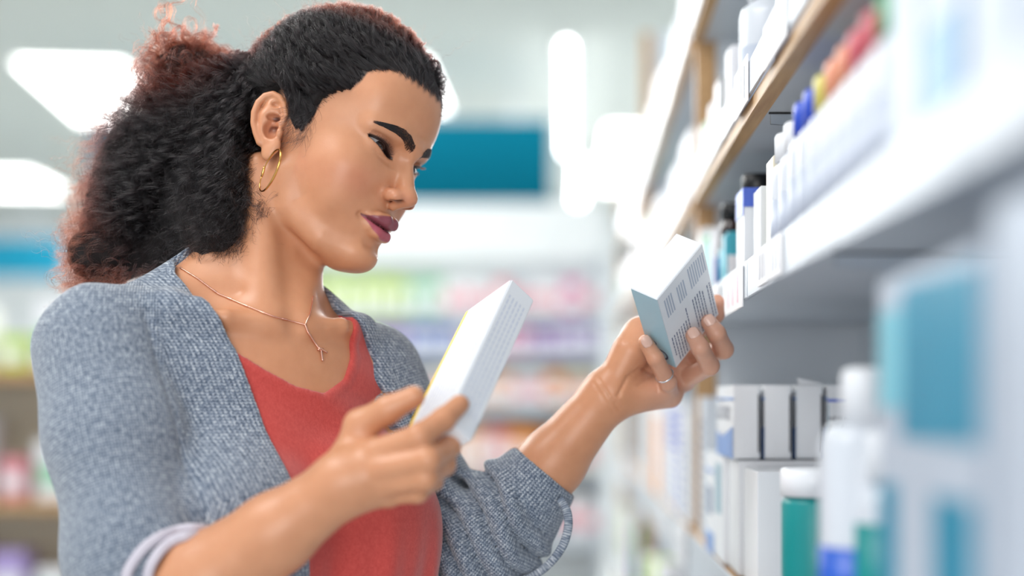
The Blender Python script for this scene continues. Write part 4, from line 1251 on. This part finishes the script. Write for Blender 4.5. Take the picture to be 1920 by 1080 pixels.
def gondola(name, x0, x1, y0, y1, levels, top, board, back, label, wood=False):
    t = empty(name, ((x0 + x1) / 2, y1, 0)); tag(t, label, 'shelving')
    box('back_panel', (x0, y1 - .02, .05), (x1, y1, top), back, t)
    for x in (x0 - .03, x1): box('side_panel', (x, y0, 0), (x + .03, y1, top), board if wood else STEEL, t)
    for h in levels:
        s = box('shelf_board', (x0, y0, h - .03), (x1, y1 - .02, h), board, t, .002)
        if wood: continue
        r = box('price_rail', (x0, y0 - .012, h - .035), (x1, y0, h + .008), STEEL, None); r.parent = s; r.location = Vector(((x0 + x1) / 2, y0 - .006, h - .0135)) - Vector(((x0 + x1) / 2, (y0 + y1 - .02) / 2, h - .015))
    return t
GY = 6.0
lv = [Z(.36), Z(.20), Z(-.02), Z(-.30), Z(-.58)]
gondola('gondola_shelving', -1.12, .13, GY, GY + .4, lv, Z(.62), STEEL, WALL, 'white gondola shelving full of coloured packs behind the woman')
hd = box('header_panel', (-1.15, GY + .05, Z(.60)), (.16, GY + .09, Z(.84)), WALL, None, .003); tag(hd, 'blank white header panel above the coloured packs', 'panel')
rows = [
 (lv[0], .17, [('lime', 6), ('mint', 2), ('white', 3), ('rose', 1), ('grey', 1), ('white', 2), ('pink', 1), ('white', 1)], 'top shelf'),
 (lv[1], .12, [('grey', 2), ('lilac', 2), ('purple', 2), ('blue', 3), ('white', 1), ('blue', 1), ('pink', 2), ('purple', 2), ('lilac', 2)], 'second shelf'),
 (lv[2], .15, [('grey', 2), ('red', 3), ('white', 3), ('cream', 2), ('peach', 2), ('white', 2), ('orange', 1), ('cream', 2)], 'third shelf'),
 (lv[3], .19, [('mint', 1), ('red', 2), ('rose', 3), ('pink', 1), ('peach', 3), ('rose', 1), ('orange', 4), ('cream', 1)], 'fourth shelf'),
 (lv[4], .19, [('grey', 2), ('green', 3), ('dgreen', 2), ('green', 2), ('orange', 2), ('yellow', 2), ('grey', 2), ('white', 2)], 'fifth shelf')]
rg = np.random.default_rng(3)
for z, h, seq, nm in rows:
    cols = [c for c, n in seq for _ in range(n)]; w = 1.24 / len(cols)
    for i, c in enumerate(cols):
        x = -1.115 + i * w; hh = h * rg.uniform(.82, 1.0)
        j0 = i
        while j0 > 0 and cols[j0 - 1] == c: j0 -= 1
        j1 = i
        while j1 < len(cols) - 1 and cols[j1 + 1] == c: j1 += 1
        L = cols[j0 - 1] if j0 > 0 else 'left upright'; R = cols[j1 + 1] if j1 < len(cols) - 1 else 'right upright'
        say = lambda v: v.replace('dgreen', 'dark green')
        pack('product_pack', x + .002, x + w - .002, GY + .02 + rg.uniform(0, .02), GY + .10, z + .0005, z + hh, c, f'{say(c)} pack between {say(L)} and {say(R)}, {nm} of the far shelving', f'{say(c)} packs after {say(L)} on the {nm}', lid=('white' if c not in ('white', 'cream', 'grey') else 'rose'))
# bits of bottom shelves far right: pale stock
# left gondola (behind the near shoulder)
lv2 = [Z(.085), Z(-.285), Z(-.60)]
gondola('wooden_gondola', -2.75, -1.36, 4.0, 4.4, lv2, Z(.12), WOOD, PM['cream'], 'oak gondola shelving at the left edge behind her shoulder', True)
items = [(lv2[0], [('white', .20, .07), ('mint', .12, .08), ('white', .22, .09), ('cream', .16, .08), ('white', .24, .1), ('white', .18, .08), ('lime', .10, .07), ('white', .2, .1)], 'top board'),
         (lv2[1], [('white', .14, .09), ('dark', .27, .08), ('teal', .22, .07), ('black', .27, .09), ('white', .16, .12), ('dark', .26, .08), ('white', .24, .1), ('rose', .12, .07), ('white', .17, .1)], 'middle board'),
         (lv2[2], [('brown', .22, .1), ('dark', .18, .09), ('lilac', .20, .1), ('white', .14, .12), ('brown', .2, .1), ('lilac', .17, .1), ('white', .12, .1)], 'low board')]
for z, seq, nm in items:
    x = -2.70 + 1.32 - sum(q[2] + .03 for q in seq)
    for i, (c, h, w) in enumerate(seq):
        pack('boxed_product', x, x + w, 4.03, 4.12, z + .0005, z + h, c, f'{c} box on the {nm} of the oak shelving between {seq[i-1][0] if i else "shelf end"} and {seq[i+1][0] if i < len(seq)-1 else "upright"}', 'boxes on the oak shelving', lid='white' if c not in ('white', 'cream') else 'mint'); x += w + .03

# ---------------------------------------------------------------- the long shelf run on the right (runs away from the lens)
X0, XB = .172, .412
HA, HB, HC, HT, HD = .284, .118, -.186, .515, -.50
def wall_bay(y0, y1, label, post=True, backm=GREYP, skip=()):
    t = empty('shelf_bay', ((X0 + XB) / 2, y1, 0)); tag(t, label, 'shelving', 'right-hand shelf bays')
    box('back_panel', (XB, y0, .1), (XB + .02, y1, Z(.9)), backm, t)
    box('side_panel', (X0 + .036, y1 - .018, .05), (XB, y1, Z(.9)), GREYP, t)
    box('oak_post', (X0 + .008, y1 - .022, .05), (X0 + .036, y1, Z(.9)), WOOD, t, .001)
    for nm, h in (('T', HT), ('A', HA), ('B', HB), ('C', HC), ('D', HD)):
        if nm in skip: continue
        th = .012
        s = box('shelf_board', (X0 + .016, y0, Z(h - th)), (XB, y1 - .024, Z(h)), STEEL, t)
        e = box('oak_edge', (X0 + .001, y0, Z(h - th - (.002 if nm in 'TA' else -.004))), (X0 + .016, y1 - .024, Z(h)), WOOD if nm in 'TAC' else STEEL, None)
        e.parent = s; e.location = Vector(((2 * X0 + .017) / 2, (y0 + y1 - .024) / 2, Z(h - th / 2))) - Vector(((X0 + .016 + XB) / 2, (y0 + y1 - .024) / 2, Z(h - th / 2)))
        lo, hi = {'T': (-.004, .03), 'A': (.002, .034), 'B': (-.021, .015), 'C': (-.066, .001), 'D': (-.05, .01)}[nm]
        yy = [y0, y0 + (y1 - .024 - y0) * .5, y1 - .024]
        if y0 < 1: yy = [y0, .62, 1.345, y1 - .024]
        for a, b in zip(yy[:-1], yy[1:]):
            r = box('price_rail', (X0 - .0025, a + .002, Z(h + lo)), (X0 + .0005, b - .002, Z(h + hi)), STEEL, t, .0006)
    return t
bay = wall_bay(-.6, 2.02, 'near shelf bay on the right, the boxes at her hand on it')
wall_bay(2.04, 3.5, 'second shelf bay, blurred beyond the oak post')
wall_bay(3.52, 5.0, 'farthest shelf bay on the right')
# joint brackets and the dark gaps under the shelves
ACR = NT('clear_acrylic'); ACR.set(Roughness=.05, Transmission_Weight=1.0, IOR=1.45); ACR.b.inputs['Base Color'].default_value = (.92, .96, 1, 1); ACR = ACR.m
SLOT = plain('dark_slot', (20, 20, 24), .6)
def bracket(y, h, label):
    t = empty('shelf_bracket', (X0 + .02, y, Z(h))); tag(t, label, 'bracket', 'clear brackets under the shelves')
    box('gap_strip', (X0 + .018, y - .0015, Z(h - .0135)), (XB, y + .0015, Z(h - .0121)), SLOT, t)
    V = [(0, 0, 0), (.15, 0, 0), (.15, 0, -.07), (.03, 0, -.012), (0, 0, -.010)]
    V = [(a, b - .0012, c) for a, b, c in V] + [(a, b + .0012, c) for a, b, c in V]; n = 5
    F = [tuple(range(n))[::-1], tuple(range(n, 2 * n))] + [(i, (i + 1) % n, n + (i + 1) % n, n + i) for i in range(n)]
    m = mesh_obj('clear_plate', V, F, ACR, t); m.location = (0.0, .004, -.0125)
    return t
bracket(1.345, HA, 'clear bracket under the joint of the upper shelf')
bracket(1.02, HB, 'clear bracket under the middle shelf near the teal bottle')
teeth = tag(empty('toothed_strip', (X0 + .006, 1.0, Z(HB - .0125))), 'black toothed slot strip under the middle shelf edge', 'strip')
for k in range(13): box('tooth', (X0 + .004 + .0 * k, .93 + k * .011, Z(HB - .0165)), (X0 + .009, .938 + k * .011, Z(HB - .0128 + (.0004 if k % 2 else 0))), SLOT, teeth)
# loose ticket holders
TICK = plain('price_ticket_paper', (240, 238, 240), .4); PINKT = plain('pink_ticket_line', (230, 150, 180), .4)
def ticket(y, h, w, hh, label, lines=PINKT):
    o = box('price_ticket', (X0 - .0045, y, Z(h)), (X0 - .0032, y + w, Z(h + hh)), TICK, None); tag(o, label, 'price ticket', 'price tickets on the rails')
    for k in range(3):
        q = box('printed_line', (X0 - .0049, y + w * (.2 + .25 * k), Z(h + hh * .15)), (X0 - .0046, y + w * (.24 + .25 * k), Z(h + hh * .85)), lines, o)
    return o
ticket(1.37, HB - .028, .16, .040, 'pink-lined price ticket at the joint of the middle shelf')
ticket(1.58, HB - .022, .10, .034, 'price ticket farther along the middle shelf', GREYI)
ticket(1.12, HB - .018, .07, .032, 'white price ticket under the white bottles', GREYI)
ticket(1.20, HB - .018, .06, .032, 'grey-printed ticket just right of the hand-held box', NAVY)
ticket(1.33, HA - .004, .10, .044, 'white ticket holder at the end of the upper shelf rail', GREYI)
ticket(1.10, HA - .002, .12, .036, 'clear white ticket along the upper shelf rail', GREYI)
ticket(2.06, HC - .055, .16, .050, 'price ticket on the lower shelf just past the post', GREYI)
ticket(2.45, HC - .055, .16, .050, 'price ticket on the lower shelf of the second bay', GREYI)

# ---------------------------------------------------------------- stock on the near bay
def lathe(name, prof, mat, n=28, parent=None, loc=(0, 0, 0), flat=1.0):
    V, F = [], []
    for r, z in prof: V += [(r * math.cos(2 * math.pi * j / n), r * math.sin(2 * math.pi * j / n) * flat, z) for j in range(n)]
    m = len(prof)
    F = [(i * n + j, i * n + (j + 1) % n, (i + 1) * n + (j + 1) % n, (i + 1) * n + j) for i in range(m - 1) for j in range(n)]
    F += [tuple(range(n))[::-1], tuple((m - 1) * n + j for j in range(n))]
    o = mesh_obj(name, V, F, mat, parent, False); o.location = loc
    o.data.polygons.foreach_set('use_smooth', np.array([len(p.vertices) == 4 for p in o.data.polygons])); return o
WP = plain('white_plastic', (214, 219, 227), .3, 0, .01); LBL = plain('white_label', (188, 196, 212), .45)
def bottle(x, y, h, r, H, capm, lblm, label, group=None, bodym=WP, capr=.75, caph=.17, name='bottle', cat='bottle', band=(.12, .62)):
    t = empty(name, (x, y, Z(h) + .0006)); tag(t, label, cat, group)
    b = H * (1 - caph)
    lathe('bottle_body', [(r * .9, 0), (r, .004), (r, b * .86), (r * .93, b * .93), (r * capr * .85, b * .985), (r * capr * .8, b)], bodym, 28, t)
    lathe('cap', [(r * capr, b + .0004), (r * capr, H - .003), (r * capr * .9, H)], capm, 28, t)
    lathe('label', [(r + .0004, b * band[0]), (r + .0004, b * band[1])], lblm, 28, t)
    return t
CAPM = {k: plain(k + '_cap', v, .35) for k, v in dict(blue=(40, 80, 200), yellow=(208, 196, 98), orange=(226, 146, 112), red=(200, 84, 98), green=(60, 160, 104), white=(238, 240, 244), black=(14, 14, 18)).items()}
seq = [(1.235, 'white'), (1.185, 'white'), (1.135, 'blue'), (1.088, 'blue'), (1.04, 'yellow'), (.995, 'orange'), (.955, 'orange'), (.915, 'red'), (.872, 'red'), (.825, 'green')]
for i, (y, c) in enumerate(seq):
    lab = {0: 'white-capped white bottle farthest in the bottle row', 1: 'white-capped bottle next to the blue caps', 2: 'white bottle with blue cap, farther of two', 3: 'white bottle with blue cap, nearer of two', 4: 'white bottle with the yellow cap',
           5: 'white bottle with orange cap, farther of two', 6: 'white bottle with orange cap, nearer of two', 7: 'white bottle with red cap beside the orange ones', 8: 'white bottle with red cap beside the green one', 9: 'white bottle with the green cap, blurred at the top'}[i]
    bottle(X0 + .024, y, HB, .0198, .118 if i > 1 else .112, CAPM[c], LBL, lab, 'white bottles on the middle shelf', caph=.22, capr=.82)
    bottle(X0 + .070, y + .01, HB, .0198, .112, CAPM['white'], LBL, 'white bottle of the back row behind the coloured caps', 'back row of white bottles')
# white cartons nearest the lens on the middle shelf
def carton(name, x0, x1, y0, y1, h0, h1, mat, label, group=None, cat='box', prints=()):
    o = box(name, (x0, y0, Z(h0) + .0006), (x1, y1, Z(h1)), mat, None, .0008); tag(o, label, cat, group)
    for (face, u0, v0, u1, v1, m, nm) in prints:      # face 'x': towards the aisle, 'y': towards the lens; u, v fractions
        if face == 'x': q = box(nm, (x0 - .0009, y0 + (y1 - y0) * u0, Z(h0 + (h1 - h0) * v0)), (x0 - .0001, y0 + (y1 - y0) * u1, Z(h0 + (h1 - h0) * v1)), m, o)
        else: q = box(nm, (x0 + (x1 - x0) * u0, y0 - .0009, Z(h0 + (h1 - h0) * v0)), (x0 + (x1 - x0) * u1, y0 - .0001, Z(h0 + (h1 - h0) * v1)), m, o)
    return o
LBLUE = plain('soft_blue_print', (84, 146, 190), .4); PALEB = plain('pale_blue_grey_card', (184, 194, 208), .45); PBLUE = plain('periwinkle_print', (120, 158, 214), .4); RBLUE = plain('royal_blue_print', (70, 100, 200), .4); STEELB = plain('grey_blue_print', (150, 182, 196), .4)
carton('medicine_carton', X0 + .004, X0 + .06, .715, .775, HB, .262, PALEB, 'white carton right after the green-capped bottle', 'cartons nearest on the middle shelf')
carton('medicine_carton', X0 + .004, X0 + .06, .635, .705, HB, .272, PALEB, 'white carton with a soft blue lower band', 'cartons nearest on the middle shelf', prints=[('x', .0, .10, 1, .40, LBLUE, 'blue_band')])
carton('medicine_carton', X0 + .004, X0 + .06, .555, .625, HB, .272, PALEB, 'pale grey-white carton beside the soft blue band', 'cartons nearest on the middle shelf')
carton('medicine_carton', X0 + .004, X0 + .06, .475, .545, HB, .268, PALEB, 'pale carton nearest the lens on the middle shelf', 'cartons nearest on the middle shelf', prints=[('x', .2, .78, .8, .96, BLUEP, 'blue_print')])
# far part of the middle shelf: dark bottle, boxes, teal packs
AMB = plain('dark_amber_glass', (44, 26, 26), .12)
bottle(X0 + .036, 1.56, HB, .0185, .128, CAPM['black'], PM['dark'], 'dark bottle with a black cap behind the white bottles', bodym=AMB, capr=.95, caph=.24)
bottle(X0 + .020, 1.66, HB, .015, .11, CAPM['black'], PM['teal'], 'small dark bottle with teal label', bodym=AMB, capr=.9)
bottle(X0 + .030, 1.72, HB, .014, .115, CAPM['black'], PM['dark'], 'small dark bottle farther back beside a teal one', bodym=AMB, capr=.9)
carton('medicine_carton', X0 + .006, X0 + .05, 1.44, 1.50, HB, .215, CARD, 'white carton with blue top corner before the dark bottle', 'small cartons far on the middle shelf', prints=[('x', .0, .72, 1, 1, RBLUE, 'blue_print'), ('y', .0, .8, 1, 1, RBLUE, 'blue_print')])
carton('medicine_carton', X0 + .012, X0 + .05, 1.36, 1.41, HB, .205, CARD, 'white carton beside the farthest white bottle', 'small cartons far on the middle shelf')
carton('medicine_carton', X0 + .014, X0 + .05, 1.29, 1.335, HB, .222, PM['cream'], 'cream carton behind the end of the bottle row', 'small cartons far on the middle shelf')
for i, (y, c, h) in enumerate([(1.60, 'teal', .19), (1.74, 'white', .21), (1.79, 'teal', .20), (1.84, 'mint', .215), (1.89, 'white', .23), (1.94, 'white', .22)]):
    o = pack('slim_pack', X0 + .005, X0 + .035, y, y + .035, Z(HB) + .0006, Z(h), c, f'slim {c} pack far on the middle shelf, {["just past the dark bottle","behind it","second teal one","pale green one","before the post","touching the post"][i]}', 'slim packs on the middle shelf', lid='white' if c != 'white' else 'blue')
# upper shelf
bottle(X0 + .045, 1.50, HA, .036, .17, CAPM['white'], LBL, 'large white tub bottle at the top of the upper shelf', caph=.2)
bottle(X0 + .045, 1.28, HA, .030, .16, CAPM['white'], LBL, 'second large white bottle nearer on the upper shelf', caph=.2)
for i, (y, h, c) in enumerate([(1.60, .40, 'white'), (1.68, .385, 'dark'), (1.72, .39, 'white'), (1.80, .38, 'white'), (1.87, .37, 'mint'), (1.92, .375, 'white')]):
    pack('upper_pack', X0 + .010, X0 + .06, y, y + .045, Z(HA) + .0006, Z(h), c, f'{c} pack on the upper shelf, {["nearest","dark one behind the tub","beyond the dark one","in the middle","pale green one","last before the post"][i]}', 'packs on the upper shelf')
# lower shelf: the lettered boxes on top of taller ones
def lettered(x0, x1, y0, y1, label, textface='x'):
    o = carton('lettered_box', x0, x1, y0, y1, -.0625, .0157, CARD, label, 'blue-striped boxes in the upper row', prints=[('x', 0, .80, 1, .83, PBLUE, 'blue_line')])
    w, d, h = x1 - x0, y1 - y0, .0782
    # slanted blue corner on the aisle face
    V = [(-w / 2 - .0006, -d / 2, -h / 2), (-w / 2 - .0006, d / 2, -h / 2), (-w / 2 - .0006, d / 2, -h * .16), (-w / 2 - .0006, d * .1, -h * .22), (-w / 2 - .0006, -d / 2, -h * .06)]
    mesh_obj('blue_corner', V, [(4, 3, 2, 1, 0)], PBLUE, o)
    for s_, sz, zz, yy in (('LACTO-FORD', .0205, .002, d * .44), ('NEW PLUS', .007, .021, d * .28), ('30 g', .006, -.014, d * .1)):
        q = font_mesh(s_, sz, NAVY, o)
        if textface == 'x': q.location = (-w / 2 - .0012, yy, zz); q.rotation_euler = (math.pi / 2, 0, -math.pi / 2)
        else: q.location = (-w / 2 + .001, -d / 2 - .0012, zz - .02); q.rotation_euler = (math.pi / 2, 0, 0)
    box('side_flap', (x0 + .0015, y0 - .0012, Z(-.0625) + .004), (x1 - .0025, y0 - .0002, Z(.0157) - .001), CARD, o)
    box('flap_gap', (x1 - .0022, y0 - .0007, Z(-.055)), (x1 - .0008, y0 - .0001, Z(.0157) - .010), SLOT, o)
    return o
lettered(.1745, .2025, 1.50, 1.665, 'leftmost lettered box, its name and blue corner showing')
lettered(.2075, .2355, 1.50, 1.665, 'second lettered box from the left, blank side forward')
b3 = lettered(.2415, .2695, 1.505, 1.665, 'third lettered box with its top flap standing up')
V = [(-.012, -.083, .0392), (.0135, -.083, .0392), (.0125, -.086, .0405), (-.0145, -.088, .0465)]
mesh_obj('open_flap', V + [(a, b + .0006, c) for a, b, c in V], [(0, 1, 2, 3), (7, 6, 5, 4), (0, 3, 7, 4), (1, 5, 6, 2), (3, 2, 6, 7)], CARD, b3)
b4 = lettered(.2735, .3235, 1.50, 1.665, 'rightmost lettered box, dark lettering facing the lens', 'y')
box('blue_line', (.2735, 1.4985, Z(-.002)), (.3235, 1.4990, Z(.001)), RBLUE, b4); box('grey_blue_panel', (.2740, 1.4991, Z(-.061)), (.3230, 1.4996, Z(-.004)), STEELB, b4)  # blue line and a plain grey-blue panel on the lens-facing side
tops = -.064
carton('tall_carton', X0 + .003, .33, 1.60, 1.70, HC, tops, CARD, 'tall white box with grey-blue shape under the lettered boxes', 'tall boxes under the lettered ones', prints=[('x', .25, .45, .8, .92, STEELB, 'grey_blue_shape')])
carton('tall_carton', X0 + .003, .33, 1.71, 1.80, HC, tops, CARD, 'tall white box with small navy letters, left of the grey-blue one', 'tall boxes under the lettered ones', prints=[('x', .2, .38, .8, .66, GREYI, 'printed_letters'), ('x', 0, .0, 1, .2, PBLUE, 'blue_corner'), ('x', 0, .8, 1, .83, PBLUE, 'blue_line')])
carton('tall_carton', X0 + .010, .33, 1.81, 1.90, HC, tops - .004, CARD2, 'tall pale box at the far end of the lower row', 'tall boxes under the lettered ones')
carton('tall_carton', X0 + .008, .33, 1.50, 1.59, HC, tops, CARD, 'tall white box just right of the grey-blue shape', 'tall boxes under the lettered ones')
carton('tall_carton', X0 + .012, .33, 1.38, 1.485, HC, tops - .006, CARD, 'tall white blurred box before the teal jar', 'tall boxes under the lettered ones')
carton('striped_box', X0 + .010, X0 + .06, 1.90, 1.965, HC, .004, CARD2, 'white box with grey text lines beside the post', prints=[('x', .15, .1 + .07 * k, .85, .13 + .07 * k, GREYI, 'printed_line') for k in range(11)])
# blue-striped packs beyond the post
for i, (y, x) in enumerate([(2.12, .006), (2.22, .004), (2.42, .008), (2.60, .006), (2.78, .006), (2.96, .008), (3.14, .006)]):
    lab = ['white box with grey text beyond the post', 'tall box with royal blue text panel beyond the post', 'second box with royal blue text panel', 'white box behind the blue-panel boxes', 'orange-edged box deep in the second bay', 'white box deeper in the second bay', 'last white box seen on the lower shelf'][i]
    hh = [-.02, .0, .0, -.01, .01, -.005, .0][i]
    pr = [('x', .06, .05 + .075 * k, .9 if k > 6 else .35, .09 + .075 * k, RBLUE, 'printed_line') for k in range(12)] if i in (1, 2) else ([('x', .1, .1 + .11 * k, .85, .13 + .11 * k, GREYI, 'printed_line') for k in range(7)] if i == 0 else ([('x', 0, 0, 1, .8, PM['orange'], 'orange_panel')] if i == 4 else ()))
    carton('second_bay_box', X0 + x, X0 + .07, y, y + (.09 if i == 0 else .15), HC, hh, CARD, lab, 'boxes on the lower shelf of the second bay', prints=pr)
# stock of the far bays
for bi, (ya, yb, nm) in enumerate([(2.10, 3.4, 'second'), (3.6, 4.9, 'farthest')]):
    for h, hn, hh, cs in ((HA, 'upper', .12, ['white', 'white', 'grey', 'white', 'mint', 'white']), (HB, 'middle', .10, ['white', 'cream', 'white', 'grey', 'white', 'white']), (HT, 'top', .13, ['white', 'grey', 'white', 'white', 'white', 'grey']), (HD, 'low', .17, ['green', 'purple', 'white', 'white', 'lime', 'white'])):
        w = (yb - ya) / 6
        for k, c in enumerate(cs):
            pack('bay_pack', X0 + .008, X0 + .08, ya + k * w, ya + (k + .8) * w, Z(h) + .0006, Z(h + hh * (1 - .1 * (k % 3))), c, f'{c} pack, {hn} shelf of the {nm} bay, between {cs[k-1] if k else "post"} and {cs[k+1] if k < 5 else "far end"}', f'{c} packs on the {hn} shelf of the {nm} bay')
# near low shelf
# foreground: white-capped bottle, teal jar, teal and white boxes
t = empty('pump_bottle', (.199, .955, Z(HC) + .0006)); tag(t, 'blurred white bottle with wide shoulders and royal blue label', 'bottle')
lathe('bottle_body', [(.028, 0), (.030, .004), (.030, .155), (.026, .166), (.0165, .170)], WP, 32, t)
lathe('cap', [(.0155, .1704), (.0155, .198), (.0145, .2045), (.010, .207)], CAPM['white'], 28, t)
lathe('label', [(.0305, .01), (.0305, .088)], plain('royal_blue_label', (20, 90, 200), .35), 32, t)
t = empty('teal_jar', (.204, 1.175, Z(HC) + .0006)); tag(t, 'green-teal jar with a white lid beside the white bottle', 'jar')
lathe('jar_body', [(.026, 0), (.0275, .004), (.0275, .100), (.025, .106)], TEALD, 32, t)
lathe('lid', [(.0285, .1065), (.0285, .126), (.026, .129)], CAPM['white'], 32, t)
bottle(.215, .93, HC, .028, .165, CAPM['white'], TEALD, 'white bottle with teal label between jar and big box', caph=.2, band=(.0, .8))
big = carton('large_box', X0 + .003, X0 + .07, .60, .80, HC, .066, PALEB, 'large blurred white and teal box on the lower shelf', prints=[('x', .02, .66, .72, .97, TEAL2, 'teal_panel'), ('x', .72, .72, .98, .93, plain('light_teal_print', (120, 196, 214), .4), 'light_teal_panel'), ('x', .78, .30, .98, .56, TEAL2, 'teal_panel'), ('x', .06, .26, .40, .56, TEAL2, 'teal_panel')])
carton('large_box', X0 + .003, X0 + .07, .47, .585, HC, .08, PALEB, 'pale grey box nearest the lens at the right edge')
